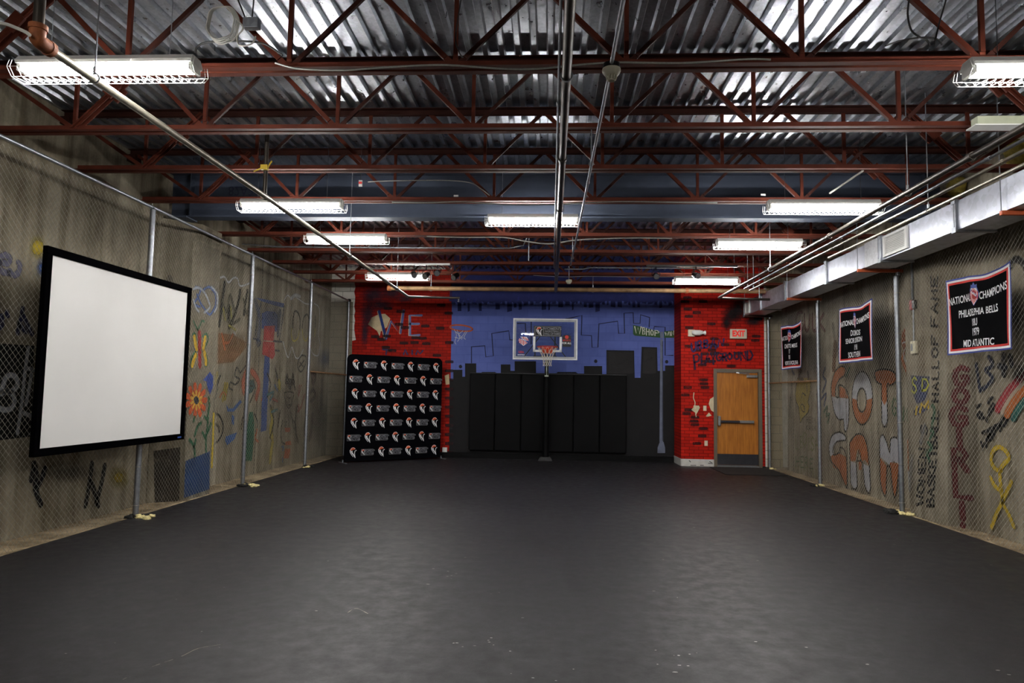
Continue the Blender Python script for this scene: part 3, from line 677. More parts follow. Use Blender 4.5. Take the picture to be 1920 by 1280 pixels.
# foam lumps at the post feet
def lump(loc, label, s=1.0, seed=0):
    r = random.Random(seed); t = empty('foam_lump', loc, label, 'foam lump', 'foam lumps at the fence post feet')
    for nm, m, n, spread, sz in (('cream_foam', CREAMFOAM, 9, .13, .035), ('black_foam', BLACKFOAM, 8, .12, .045)):
        bm = bmesh.new()
        for i in range(n):
            a = r.uniform(0, 6.28); d_ = r.uniform(0, spread)*s
            M = Matrix.Translation((d_*math.cos(a)*1.0+(.05 if nm[0] == 'c' else -.01), d_*math.sin(a)-(.06 if nm[0] == 'c' else 0), .0+r.uniform(0, .012))) @ Matrix.Diagonal((r.uniform(.7, 1.5), r.uniform(.7, 1.4), r.uniform(.4, .9), 1))
            res = bmesh.ops.create_icosphere(bm, subdivisions=2, radius=sz*s*r.uniform(.6, 1.2), matrix=M)
            for v in res['verts']: v.co += Vector((r.uniform(-1, 1), r.uniform(-1, 1), r.uniform(-1, 1)))*.006
        me = bpy.data.meshes.new(nm); bm.to_mesh(me); bm.free(); me.materials.append(m); link(nm, me, t)
lump((XL+.08, 8.53, .004), 'torn black and cream foam lump at the first left fence post below the screen', 1.15, 1)
lump((XL+.08, 11.57, .004), 'cream foam lump spread at the left fence post right of the screen', 1.3, 2)
lump((XL+.08, 14.55, .004), 'small dark foam lump at the left fence post by the logo backdrop', 1.1, 3)
lump((XR-.10, 10.40, .004), 'cream foam lump at the right fence post under the nearest orange bracket', 1.15, 4)
lump((XR-.10, 13.42, .004), 'cream foam lump at the right fence post between the two far banners', 1.0, 5)
lump((XR-.06, 16.40, .004), 'small black and yellow foam lump at the fence post beside the door', .9, 6)

# ------------------------------------------------------------------ graffiti, left wall
GL = Wall(wl, (WL, 0, 0), (1, 0, 0)); GP = Wall(pil_l, (-5.27, 0, 0), (1, 0, 0))
sn = Vector((.38, -.43, 0)).normalized(); GS = Wall(pil_l, (-5.27, 10.0, 0), sn)
BLK = (24, 22, 22); WHT = (186, 186, 190)
fill(GL, 'black_painted_panel', [[(-60,640),(64,648),(58,818),(-60,832)]], (16, 16, 17), 1, .12)
strokes(GL, 'painted_number', [[(2,735),(9,712),(18,703),(30,708),(32,724),(22,733),(10,734),(2,738)],[(10,734),(22,737),(27,752),(20,766),(6,768),(-4,764)]], .06, (150, 152, 158), .4, .9, .3)
strokes(GL, 'painted_number', [[(53,652),(46,700),(40,760),(32,812)],[(60,692),(52,740),(48,758)],[(50,690),(63,694)],[(44,774),(58,780)]], .05, (150, 152, 158), .4, .85, .3)
strokes(GL, 'painted_letter', [[(-4,502),(2,492),(14,494),(18,484),(10,478),(2,482),(-3,492),(2,508),(16,512)],[(34,492),(37,500),(33,512),(24,516),(17,508)]], .075, (104, 102, 122), .4, .85, .35)
blob(GL, 'yellow_spray', 70, 464, 17, 24, (196, 172, 40), .95); blob(GL, 'blue_spray', 77, 502, 11, 22, (60, 84, 134), .85)
strokes(GL, 'painted_scrawl', [[(2,592),(4,606),(0,614)],[(12,584),(14,592)],[(42,578),(38,600),(32,625)],[(42,590),(52,612),(60,626)],[(36,608),(48,622)]], .06, (30, 36, 74), .4, .85, .3)
strokes(GL, 'painted_letter', [[(62,868),(68,890),(66,915),(76,946)],[(84,878),(74,905),(66,915)],[(58,900),(62,880)]], .075, (20, 20, 28), .35, .9, .3)
strokes(GL, 'painted_letter', [[(172,868),(168,900),(160,948)],[(196,872),(190,905),(180,945)],[(168,900),(176,920),(184,948)]], .075, (20, 19, 19), .35, .9, .3)
blob(GL, 'yellow_spray', 222, 895, 22, 26, (140, 120, 24), .8)
fill(GS, 'dark_brown_patch', [[(288,845),(338,838),(336,938),(290,948)]], (44, 36, 30), .75, .5)  # dark brown tone low on the splayed face
for q in ([(296,540),(300,700)], [(318,520),(322,690)]): strokes(GS, 'grey_drip', [q], .08, (96, 92, 86), .6, .5, .4, sub=1)
# pilaster face: cloud, butterfly, flowers, pot
Z3 = zc(340, 500, 5.82); Z4 = zc(330, 680, 4.92)
fill(GP, 'pale_wash', [[(362,446),(412,470),(408,700),(404,905),(344,935),(352,700)]], (170, 160, 138), .45, .6)
strokes(GP, 'painted_cloud', [[(150,220),(210,240),(180,330),(140,400),(200,440)],[(230,260),(300,220),(360,280),(375,360),(360,450),(310,520),(260,470),(200,380),(170,300)]], .045, (66, 92, 150), .5, .85, .3, conv=Z3)
strokes(GP, 'painted_cloud', [[(130,240),(190,230),(250,280),(290,360),(310,440),(250,500)],[(330,220),(390,300),(390,420),(360,490)],[(130,360),(160,450),(190,490)]], .045, (178, 184, 196), .5, .8, .3, conv=Z3)
G_ = (34, 84, 56)
strokes(GP, 'green_butterfly_outline', [[(175,690),(200,640),(225,590),(250,600)],[(180,690),(150,640),(130,590)],[(120,740),(150,730),(165,860)],[(165,900),(110,990),(100,1090)],[(230,760),(270,730),(290,800),(245,900)],[(240,930),(270,960),(285,1060),(255,1080)]], .03, G_, .3, .95, .2, conv=Z3)
strokes(GP, 'yellow_butterfly_wing', [[(140,760),(150,830),(165,900)],[(155,960),(130,1030),(115,1080)],[(258,770),(248,830),(238,900)],[(248,930),(262,1000),(268,1060)]], .07, (206, 166, 40), .25, 1, .15, conv=Z3)
strokes(GP, 'red_butterfly_body', [[(195,715),(198,900),(200,1085)]], .085, (140, 36, 34), .2, 1, .15, conv=Z3)
FC = (185, 345)
def petals(c, r0, r1, n, ph=0): return [[(c[0]+r0*.62*math.cos(6.283*k/n+ph), c[1]+r0*math.sin(6.283*k/n+ph)), (c[0]+r1*.62*math.cos(6.283*k/n+ph), c[1]+r1*math.sin(6.283*k/n+ph))] for k in range(n)]
strokes(GP, 'orange_petal', petals(FC, 60, 145, 11), .085, (190, 78, 34), .25, 1, .2, conv=Z4, sub=1)
strokes(GP, 'yellow_petal', petals(FC, 40, 85, 10, .3), .045, (206, 160, 60), .25, 1, .2, conv=Z4, sub=1)
fill(GP, 'dark_flower_centre', [[(FC[0]+24*math.cos(a*.5), FC[1]+38*math.sin(a*.5)) for a in range(13)]], (34, 36, 46), 1, .1, conv=Z4)
strokes(GP, 'green_stem', [[(170,500),(160,540)],[(230,550),(195,590),(170,670)],[(120,710),(160,760),(170,820),(170,880)],[(180,710),(160,790)],[(300,320),(305,400),(295,460),(290,560),(275,700),(275,860)],[(260,500),(290,520)],[(240,640),(270,690)],[(320,560),(290,640)]], .05, G_, .3, .95, .2, conv=Z4)
fill(GP, 'blue_flower', [[(245,160),(310,85),(340,120),(338,230),(310,290),(290,240),(280,170)]], (44, 66, 140), 1, .2, conv=Z4)
fill(GP, 'blue_flower_pot', [[(85,905),(310,815),(305,1165),(70,1245)]], (30, 56, 96), .97, .2, conv=Z4)
strokes(GP, 'yellow_stroke', [[(345,470),(338,700),(332,840),(328,960)]], .05, (196, 168, 34), .25, 1, .2, conv=Z4)
# beyond the pilaster
strokes(GL, 'painted_letter', [[(470,170),(460,260),(440,400),(430,520),(410,640)],[(640,260),(620,380),(580,520),(520,660)],[(720,260),(700,380),(680,520)],[(520,430),(510,560)]], .085, BLK, .4, .88, .35, conv=Z3)
strokes(GL, 'white_scallop_line', [[(420,120),(470,110),(510,170),(570,120),(610,130),(640,210),(740,180)]], .04, WHT, .4, .85, .3, conv=Z3)
strokes(GL, 'white_zigzag', [[(480,830),(540,800),(580,720),(620,860)],[(680,760),(690,820),(720,860)]], .03, WHT, .4, .8, .3, conv=Z3)
fill(GL, 'orange_wash', [[(395,720),(560,740),(720,830),(700,880),(640,960),(560,1040),(380,1060)]], (150, 96, 50), .6, .6, conv=Z3)
strokes(GL, 'orange_letter', [[(440,730),(470,900)],[(560,740),(520,820),(470,830)]], .06, (170, 92, 50), .4, .8, .3, conv=Z3)
strokes(GL, 'painted_chain', [[(640,20),(590,90),(560,40),(540,120),(585,150),(545,200),(500,180),(490,230),(520,250)]], .035, BLK, .3, .95, .2, conv=Z4)
strokes(GL, 'black_bottle_line', [[(405,120),(380,200),(372,280),(345,360),(340,450)]], .04, BLK, .3, .95, .2, conv=Z4)
strokes(GL, 'yellow_bottle', [[(375,100),(355,190)],[(450,200),(430,340)],[(470,200),(450,330)]], .10, (170, 150, 50), .5, .7, .3, conv=Z4)
strokes(GL, 'orange_line', [[(400,320),(430,270),(460,300)]], .03, (176, 96, 50), .3, .9, .2, conv=Z4)
strokes(GL, 'painted_letter', [[(345,465),(390,480),(425,540),(430,620),(400,700),(345,755)],[(360,560),(390,590),(395,640)]], .035, BLK, .3, .95, .2, conv=Z4)
fill(GL, 'blue_bird', [[(460,380),(480,420),(520,420),(590,340),(605,360),(530,450),(470,450)],[(510,480),(535,490),(530,580),(510,560)],[(455,680),(560,640),(540,700),(470,760),(450,720)]], (40, 78, 136), .95, .25, conv=Z4)
Z6 = zc(465, 680, 6.095); Z5 = zc(465, 500, 6.4)
strokes(GL, 'orange_hair', [[(40,100),(90,160),(120,260),(90,400)],[(-30,120),(-60,220),(-50,330)]], .16, (160, 84, 60), .5, .85, .3, conv=Z6)
fill(GL, 'teal_face', [[(-10,200),(60,190),(80,260),(50,330),(0,360)]], (50, 84, 84), .8, .4, conv=Z6)
strokes(GL, 'face_line', [[(60,200),(80,300),(40,400),(20,450)],[(20,260),(50,270)]], .03, BLK, .3, .95, .2, conv=Z6)
fill(GL, 'green_dress', [[(10,560),(50,560),(70,700),(60,900),(40,1120),(-40,1120),(-20,800)]], (30, 84, 62), .9, .3, conv=Z6)
strokes(GL, 'dress_outline', [[(-20,560),(-70,640),(-80,760)],[(70,580),(105,680),(95,780)]], .03, BLK, .3, .9, .2, conv=Z6)
strokes(GL, 'orange_line', [[(100,760),(80,860),(110,900)],[(150,420),(200,350)]], .06, (170, 92, 50), .5, .8, .3, conv=Z6)
fill(GL, 'blue_house_roof', [[(90,370),(200,390),(430,440),(420,490),(300,460),(150,410)],[(160,560),(220,530),(320,540),(360,600),(340,780),(160,740)]], (46, 72, 130), .85, .35, conv=Z5)
strokes(GL, 'house_line', [[(150,440),(110,600),(80,830)],[(430,470),(400,700),(370,900)],[(60,860),(150,900),(110,960)],[(350,540),(350,840)],[(300,890),(400,900)],[(310,1000),(370,1010)]], .04, (34, 40, 62), .4, .85, .3, conv=Z5)
fill(GL, 'red_door', [[(190,710),(320,705),(300,890),(180,880)],[(175,895),(310,905),(320,1060),(290,1110),(165,1050)]], (160, 46, 46), .95, .25, conv=Z5)
fill(GL, 'blue_stripe', [[(195,1060),(255,1090),(240,1280),(180,1280)]], (40, 66, 124), .92, .25, conv=Z5)
fill(GL, 'blue_stripe', [[(185,0),(245,0),(225,300),(205,770),(140,790),(150,500)]], (40, 66, 124), .92, .25, conv=Z6)
strokes(GL, 'white_cloud_line', [[(430,400),(470,340),(520,390),(560,360),(620,400),(680,440),(740,450)],[(790,440),(850,500),(850,700),(835,800),(860,920),(840,1060),(780,1050),(750,990)],[(415,900),(440,1000),(480,1090),(520,960),(560,1080),(610,1090),(660,990)]], .03, WHT, .4, .9, .25, conv=Z5)
strokes(GL, 'white_cloud_line', [[(510,380),(560,340),(620,360)]], .10, WHT, .6, .7, .4, conv=Z5)
strokes(GL, 'painted_letter', [[(530,740),(540,600),(560,530),(600,560),(620,640),(615,760)],[(645,740),(660,620),(700,570),(725,620),(730,700)],[(805,590),(800,730)]], .045, BLK, .35, .92, .25, conv=Z5)
strokes(GL, 'yellow_letter', [[(520,740),(515,820),(540,890),(590,860),(610,760)],[(645,750),(660,850),(690,890),(720,830)],[(800,740),(795,830)]], .045, (160, 146, 50), .35, .9, .25, conv=Z5)
strokes(GL, 'painted_scrawl', [[(640,1060),(600,1120),(590,1200),(630,1260),(680,1180),(690,1080),(640,1060)],[(620,1150),(660,1200)],[(610,1200),(670,1120)]], .04, BLK, .35, .9, .25, conv=Z5)
blob(GL, 'blue_haze', 608, 672, 16, 22, (66, 80, 110), .7)
strokes(GL, 'black_smear', [[(440,150),(450,220),(480,280)],[(510,150),(500,220)],[(430,210),(520,220)]], .14, (26, 26, 34), .5, .9, .3, conv=Z6)
strokes(GL, 'painted_scrawl', [[(410,340),(420,430),(460,520),(500,430),(515,350),(470,330),(410,340)],[(440,360),(450,400),(480,400)],[(440,480),(490,480)],[(480,560),(500,640),(540,720),(545,900)],[(390,660),(370,780),(380,900),(430,930)],[(430,670),(420,760)],[(500,640),(520,760)]], .03, BLK, .35, .9, .25, conv=Z6)
strokes(GL, 'yellow_figure', [[(260,540),(270,650),(250,760),(270,850)],[(275,900),(260,1000),(245,1120)],[(350,220),(355,280)]], .16, (160, 142, 44), .5, .8, .35, conv=Z6)
fill(GL, 'orange_shape', [[(420,900),(480,890),(490,940),(420,940)],[(420,980),(480,980),(460,1090),(400,1090)],[(410,740),(480,740),(470,790),(420,790)]], (170, 84, 40), .85, .35, conv=Z6)
strokes(GL, 'blue_line', [[(380,960),(400,960),(390,1000)],[(390,1090),(390,1130)],[(300,250),(330,320)],[(320,140),(330,170)]], .05, (56, 84, 130), .4, .85, .3, conv=Z6)
strokes(GL, 'red_scrawl', [[(580,260),(570,380),(600,260)],[(640,360),(600,500),(560,560)],[(570,480),(580,560)],[(690,60),(660,120)],[(250,400),(330,440)]], .06, (140, 70, 60), .5, .75, .4, conv=Z6)
strokes(GL, 'painted_scrawl', [[(720,140),(740,240),(770,160)],[(710,340),(740,300),(760,380),(710,440)],[(720,120),(770,140)],[(650,640),(640,760)]], .10, (40, 30, 32), .5, .8, .35, conv=Z6)
strokes(GL, 'red_haze', [[(730,130),(740,220)],[(840,200),(830,520)],[(730,600),(720,760),(700,860)]], .2, (96, 52, 46), .8, .5, .4, conv=Z6)
strokes(GL, 'black_letter', [[(990,150),(1040,160)],[(985,220),(1045,240),(1015,220)],[(975,320),(1045,330)],[(985,480),(1010,530),(1000,480),(1030,530)],[(990,600),(1040,620)]], .05, (40, 40, 38), .4, .8, .3, conv=Z6)

strokes(GL, 'painted_scrawl', [[(415,560),(424,585),(430,552),(440,590)],[(455,560),(462,590),(468,560)],[(425,600),(436,606),(448,598)]], .06, (70, 66, 50), .45, .9, .3)
strokes(GL, 'olive_scrawl', [[(417,578),(421,600)],[(431,575),(433,596)],[(428,610),(440,618)]], .05, (140, 132, 60), .45, .9, .3)
strokes(GL, 'blue_haze', [[(478,565),(486,600),(482,640)],[(524,585),(520,625)]], .16, (66, 84, 120), .7, .6, .4)
strokes(GL, 'dark_scrawl', [[(500,700),(506,720),(500,745)],[(515,690),(520,712)],[(506,760),(512,790),(505,820)],[(524,770),(520,800)],[(548,700),(552,730)],[(556,760),(552,800),(558,830)]], .06, (60, 52, 46), .5, .8, .35)
strokes(GL, 'teal_scrawl', [[(500,740),(512,735),(505,750)],[(508,772),(518,768)]], .07, (60, 110, 116), .5, .7, .35)
for cu, cv, ru, rv, cc in ((445, 640, 26, 22, (120, 92, 56)), (510, 590, 26, 34, (64, 70, 92)), (540, 760, 22, 60, (88, 76, 62)), (600, 780, 26, 70, (58, 48, 42)), (632, 760, 18, 100, (48, 44, 38)), (130, 885, 60, 22, (66, 60, 50)), (300, 880, 34, 50, (52, 46, 40))): blob(GL, 'shade_and_stain', cu, cv, ru, rv, cc, .55, .4)  # stains, plus painted-in shade below the screen and towards the back corner
# ------------------------------------------------------------------ graffiti, right wall
GR = Wall(wr, (WR, 0, 0), (-1, 0, 0)); GQ = Wall(pil_r, (5.2, 0, 0), (-1, 0, 0))
GT = Wall(pil_r, (5.2, 9.6, 0), Vector((-.4, -.27, 0)))
ZG = zc(1540, 660, 4.4125)
OR = (150, 82, 34); WG = (170, 170, 176)
G1 = [(200,130),(165,115),(115,160),(85,260),(85,360),(110,500),(150,560),(185,555),(190,640),(210,655),(228,560),(230,380),(200,300),(160,270),(140,290),(150,370),(120,365),(120,290),(150,225),(195,190),(200,130)]
fill(GR, 'orange_letter_fill', [[(200,130),(165,115),(115,160),(85,260),(85,365),(120,365),(120,290),(150,225),(195,190)],[(150,280),(190,300),(225,380),(150,375)]], OR, .95, .25, conv=ZG)
fill(GR, 'white_letter_fill', [[(88,372),(225,385),(228,560),(210,650),(192,640),(185,555),(150,560),(110,500)]], WG, .85, .3, conv=ZG)
ring = lambda a0, a1: [(340+86*math.cos(math.radians(a)), 380+220*math.sin(math.radians(a))) for a in range(a0, a1+1, 15)]+[(336+38*math.cos(math.radians(a)), 396+98*math.sin(math.radians(a))) for a in range(a1, a0-1, -15)]
fill(GR, 'white_letter_fill', [ring(180, 360)], WG, .85, .3, conv=ZG); fill(GR, 'orange_letter_fill', [ring(0, 180)], OR, .95, .25, conv=ZG)
fill(GR, 'orange_letter_fill', [[(445,160),(530,140),(610,170),(620,240),(570,275),(545,270),(545,400),(525,440),(505,400),(500,265),(455,240)]], OR, .95, .25, conv=ZG)
fill(GR, 'white_letter_fill', [[(502,395),(525,440),(550,390),(550,570),(525,615),(502,570)]], WG, .85, .3, conv=ZG)
strokes(GR, 'black_letter_outline', [G1, ring(0, 360)[:25], ring(0, 360)[25:], [(500,265),(455,240),(445,160),(530,140),(610,170),(620,240),(570,275),(545,270),(550,570),(525,615),(502,570),(500,265)]], .03, BLK, .3, .9, .25, conv=ZG, sub=2)
fill(GR, 'white_letter_fill', [[(200,690),(150,660),(90,690),(65,780),(75,860),(105,850),(100,790),(130,740),(200,730)]], WG, .85, .3, conv=ZG)
fill(GR, 'orange_letter_fill', [[(80,860),(110,840),(160,840),(210,870),(215,1100),(195,1095),(150,980),(100,950)]], OR, .95, .25, conv=ZG)
fill(GR, 'orange_letter_fill', [[(235,750),(290,680),(350,690),(385,800),(400,940),(360,890),(340,900),(300,800),(285,900),(245,900)],[(310,905),(335,900),(335,970),(312,975)]], OR, .95, .25, conv=ZG)
fill(GR, 'white_letter_fill', [[(245,900),(290,920),(300,1110),(270,1130),(245,1080)],[(345,920),(405,950),(410,1120),(390,1165),(360,1090)]], WG, .85, .3, conv=ZG)
fill(GR, 'white_letter_fill', [[(485,720),(510,680),(545,750),(570,840),(575,720),(620,705),(650,740),(650,930),(600,900),(560,930),(520,890),(485,860)]], WG, .85, .3, conv=ZG)
fill(GR, 'orange_letter_fill', [[(485,870),(520,910),(545,950),(540,1170),(520,1180),(490,1060)],[(570,910),(640,920),(640,950),(620,1190),(600,1180),(580,1020)]], OR, .95, .25, conv=ZG)
strokes(GR, 'black_letter_outline', [[(205,725),(200,690),(150,660),(90,690),(65,780),(80,900),(150,980),(200,1105),(215,1100),(210,870),(185,800),(155,790),(150,830),(100,850),(100,790),(130,740),(200,730)],
 [(235,750),(290,680),(350,690),(385,800),(410,1120),(390,1165),(360,1090),(345,920),(310,900),(290,920),(300,1110),(270,1130),(245,1080),(235,750)], [(300,900),(315,800),(330,890)],
 [(485,720),(510,680),(545,750),(570,840),(575,720),(620,705),(655,740)], [(485,720),(490,1060),(520,1180),(540,1170),(545,950),(575,960),(580,1020),(600,1180),(620,1190),(645,960)]], .03, BLK, .3, .9, .25, conv=ZG, sub=2)
fill(GR, 'orange_letter_fill', [[(1702,824),(1710,822),(1712,880),(1703,882)]], OR, .95, .25); fill(GR, 'white_letter_fill', [[(1703,884),(1712,882),(1715,925),(1706,928)]], WG, .7, .4)
# red scrawl, yellow figure, olive lettering
strokes(GR, 'red_scrawl', [[(1505,585),(1496,588),(1493,605),(1498,622),(1506,615),(1505,602)],[(1509,588),(1510,615),(1516,618),(1519,590)],[(1524,588),(1525,618),(1531,618)],[(1536,586),(1537,620)],[(1545,588),(1538,604),(1547,620)]], .075, (92, 34, 36), .45, .85, .35)
strokes(GR, 'grey_drip', [[(1516,570),(1517,610)],[(1505,595),(1506,610)]], .05, (110, 106, 98), .5, .7, .3, sub=1)
ZF = zc(1440, 680, 5.333)
FIG = [(300,150),(275,310),(285,390),(310,450),(325,600),(345,560),(400,500),(418,430),(400,390),(425,300),(430,150)]
fill(GR, 'yellow_figure', [FIG], (150, 132, 44), .9, .35, conv=ZF)
strokes(GR, 'figure_outline', [FIG, [(330,440),(340,410),(365,440),(370,490),(345,480),(330,440)], [(340,350),(350,300),(380,330)], [(390,210),(395,300)]], .026, BLK, .3, .9, .25, conv=ZF, sub=2)
strokes(GR, 'dark_red_smear', [[(330,80),(310,150),(350,170)],[(400,100),(410,170)]], .12, (84, 40, 40), .6, .7, .35, conv=ZF)
OL = (104, 110, 52)
letters(GR, 'olive_letter', 'LEOISH', [((1493,841),(5,1),(-1,-26)),((1501,838),(4,0),(0,-20)),((1506,836),(7,0),(0,-26)),((1516,844),(3,0),(0,-22)),((1521,845),(6,0),(0,-26)),((1530,846),(5,0),(0,-24))], .035, OL, .35, .85, .35)
letters(GR, 'olive_letter', 'HERE', [((1493,875),(6,0),(0,-20)),((1502,876),(5,0),(0,-20)),((1510,877),(5,0),(0,-20)),((1519,878),(6,0),(0,-18))], .035, (80, 104, 62), .4, .8, .35)
strokes(GR, 'olive_drip', [[(1492+i*5.5, 872+i*.8), (1492.5+i*5.5, 876+i*1.8+rr.uniform(0, 12))] for i in range(8)], .03, (128, 128, 44), .5, .7, .4, sub=1)
letters(GR, 'black_small_letter', 'REIM', [((1513+i*4.6, 792+i*.4), (3.4, 0), (-.4, -11)) for i in range(4)], .018, BLK, .3, .8, .3)
letters(GR, 'black_small_letter', 'KAIM', [((1513+i*4.6, 806+i*.4), (3.4, 0), (-.4, -9)) for i in range(4)], .018, BLK, .3, .8, .3)
strokes(GR, 'green_vine', [[(1485,715),(1484,740),(1481,765),(1480,780)],[(1482,745),(1485,750)],[(1481,760),(1484,765)]], .035, (58, 74, 62), .4, .8, .35)
fill(GR, 'white_patch', [[(1463,600),(1478,594),(1478,876),(1463,875)]], (186, 182, 168), .85, .35); fill(GR, 'tan_patch', [[(1448,718),(1462,717),(1462,868),(1450,872)]], (140, 112, 64), .7, .4)
for cu, cv in ((1453, 850), (1460, 845)): blob(GR, 'white_patch_spray', cu, cv, 8, 10, (190, 186, 174), .8)
strokes(GR, 'blue_scrawl', [[(1548,690),(1544,705),(1550,715),(1543,735)],[(1541,748),(1550,738),(1546,760)],[(1532,740),(1537,752)],[(1486,694),(1490,702)]], .06, (50, 62, 98), .45, .8, .35)
strokes(GR, 'green_scrawl', [[(1546,772),(1552,762),(1550,780),(1556,775),(1553,792)],[(1594,690),(1588,705)]], .06, (52, 86, 60), .45, .8, .35)
letters(GR, 'green_letter', 'GAMH', [((1674,778),(7,1),(0,-32)),((1683,780),(7,1),(0,-22)),((1695,788),(8,1),(0,-26)),((1705,792),(7,1),(0,-26))], .04, (52, 86, 54), .4, .85, .35)
strokes(GR, 'grey_smear', [[(1563,610),(1568,650)],[(1566,660),(1563,690)]], .16, (92, 88, 84), .8, .5, .4); strokes(GR, 'brown_smear', [[(1567,645),(1564,690)]], .18, (110, 64, 34), .6, .7, .4)
for cu, cv, ru, rv in ((1655, 620, 30, 50), (1610, 700, 40, 22), (1520, 660, 26, 34)): blob(GR, 'dark_haze', cu, cv, ru, rv, (36, 34, 34), .55)
# pilaster face: flame, SD patch, vertical words
ZQ = zc(1680, 680, 4.267); ZQ2 = zc(1680, 480, 5.333)
fill(GR, 'orange_flame', [[(70,760),(130,650),(150,700),(140,900),(90,960),(60,860)]], (124, 64, 32), .85, .4, conv=ZQ2)
strokes(GR, 'orange_flame', [[(90,960),(70,1030),(110,1150),(145,1280)]], .07, (140, 76, 36), .4, .85, .3, conv=ZQ2); strokes(GR, 'white_flame_line', [[(70,870),(130,860),(80,980),(120,1080),(140,1200)]], .025, WG, .35, .8, .3, conv=ZQ2)
fill(GQ, 'blue_patch', [[(120,100),(270,110),(265,200),(230,300),(170,330),(140,260)],[(140,380),(265,310),(262,370),(150,430)]], (40, 54, 96), .75, .5, conv=ZQ)
letters(GQ, 'yellow_letter', 'SD', [((1710,737),(9,0),(0,-30)),((1729,732),(12,0),(1,-22))], .035, (170, 168, 50), .3, .95, .2)
letters(GQ, 'yellow_letter', 'IM', [((1715,776),(5,-1),(2,-12)),((1725,772),(16,-7),(2,-14))], .05, (180, 150, 40), .3, .95, .2)
VT = (-1, 0); 
def vert(wall, name, text, u0, v0, dv, w, h, width, c, du=0, tilt=0):
    # letters turned a quarter: right vector runs up the wall
    return letters(wall, name, text, [((u0+du*i, v0+dv*i), (tilt, -h), (-w, 0)) for i in range(len(text))], width, c, .3, .92, .3)
vert(GQ, 'black_letter', 'HALL', 1760, 752, -21, 12, 13, .038, BLK)
vert(GQ, 'black_letter', 'OF', 1759, 669, -24, 12, 16, .038, BLK)
vert(GQ, 'black_letter', 'FAME', 1758, 611, -25, 12, 17, .038, BLK)
vert(GQ, 'black_letter', "WOMEN'S", 1732, 946, -22, 13, 17, .042, BLK, 1.2)
vert(GQ, 'black_letter', 'BASKETBALL', 1751, 948, -18.2, 13, 14, .042, BLK, 1.0)
strokes(GQ, 'green_scrawl', [[(270,780),(250,720),(290,680),(260,640)],[(275,600),(300,560),(280,540)],[(290,500),(310,380),(290,340)]], .07, (54, 92, 66), .5, .8, .35, conv=ZQ)
strokes(GQ, 'white_haze', [[(200,640),(230,500)],[(130,760),(110,1000)]], .1, (150, 150, 150), .8, .4, .4, conv=ZQ)
MAR = (92, 24, 28)
letters(GT, 'maroon_letter', 'GOGIRL!', [((1790,722),(24,0),(0,-34)),((1788,755),(26,1),(0,-26)),((1784,797),(28,2),(-1,-36)),((1788,836),(24,2),(-2,-32)),((1790,879),(24,4),(-2,-38)),((1792,930),(32,4),(-2,-44)),((1796,986),(20,1),(-2,-44))], .075, MAR, .3, 1, .2)
fill(GT, 'dark_face_tone', [[(1776,700),(1832,690),(1832,985),(1778,985)]], (60, 50, 42), .22, .6)  # one darker tone over the whole splayed face
ZK = zc(1780, 660, 6.736); ZY = zc(1780, 820, 6.4)
strokes(GR, 'navy_letter', [[(350,150),(370,300),(400,490)],[(400,490),(500,410),(560,330),(500,260),(470,220),(560,170),(510,60)]], .06, (28, 36, 60), .35, .92, .25, conv=ZK)
strokes(GR, 'navy_letter', [[(700,40),(690,170),(700,280)],[(780,60),(800,160)],[(640,170),(720,200)]], .1, (24, 28, 42), .5, .85, .3, conv=ZK)
fill(GR, 'black_lips', [[(350,790),(390,735),(430,750),(460,820),(490,810),(500,730),(560,630),(595,650),(580,720),(520,800),(470,840),(420,860),(370,840)]], (18, 18, 20), .95, .15, conv=ZK)
strokes(GR, 'black_lips', [[(360,690),(410,665)],[(500,640),(530,590),(560,580)],[(480,850),(492,875)]], .045, (18, 18, 20), .25, .95, .15, conv=ZK)
letters(GR, 'black_letter', 'WBHOF', [(ZK(420+82*i, 1200-84*i+(40 if i == 0 else 0)), (10.5, -6), (-.5, -16)) for i in range(5)], .04, (18, 18, 20), .2, 1, .12)
strokes(GR, 'black_letter', [[(430,1020),(520,970),(640,910)],[(430,1000),(450,1030)]], .035, (18, 18, 20), .2, 1, .12, conv=ZK, sub=1)
def arc(off): return [(640+off*1.0-30, 720+off*.55), (700+off*.9, 560+off*.75), (800+off*.75, 430+off*.95), (943+off*.6, 300+off), (1100, 190+off*1.05)]
strokes(GR, 'red_rainbow_band', [arc(10)], .10, (150, 40, 48), .2, 1, .2, conv=ZK); strokes(GR, 'white_rainbow_band', [arc(70)], .06, (176, 160, 140), .3, .9, .2, conv=ZK)
strokes(GR, 'orange_rainbow_band', [arc(130)], .10, (172, 92, 36), .2, 1, .2, conv=ZK); strokes(GR, 'teal_rainbow_band', [arc(210)], .09, (34, 86, 78), .2, 1, .2, conv=ZK)
strokes(GR, 'yellow_ribbon', [[(520,1080),(570,940),(640,790),(720,620),(760,530)],[(790,1070),(730,930),(660,790),(640,640),(620,420),(660,330),(730,250),(690,160),(610,115),(540,160),(515,270),(560,370),(640,400)],[(510,480),(560,580),(640,640)]], .06, (186, 158, 34), .35, .95, .25, conv=ZY)
strokes(GR, 'black_loop', [[(1896,500),(1900,490),(1910,486),(1925,500),(1935,540)]], .09, (22, 22, 24), .4, .85, .25)
for cu, cv, ru, rv in ((1905, 590, 30, 46), (1915, 700, 22, 28), (1780, 700, 12, 20)): blob(GR, 'dark_haze', cu, cv, ru, rv, (30, 30, 34), .7)

for cu, cv, ru, rv in ((1500, 640, 40, 36), (1535, 690, 26, 30), (1600, 655, 60, 22), (1650, 600, 26, 60), (1480, 600, 26, 20)): blob(GR, 'shade_and_stain', cu, cv, ru, rv, (46, 42, 38), .55, .4)  # stains, plus the dimmer far wall beside the duct painted in as shade
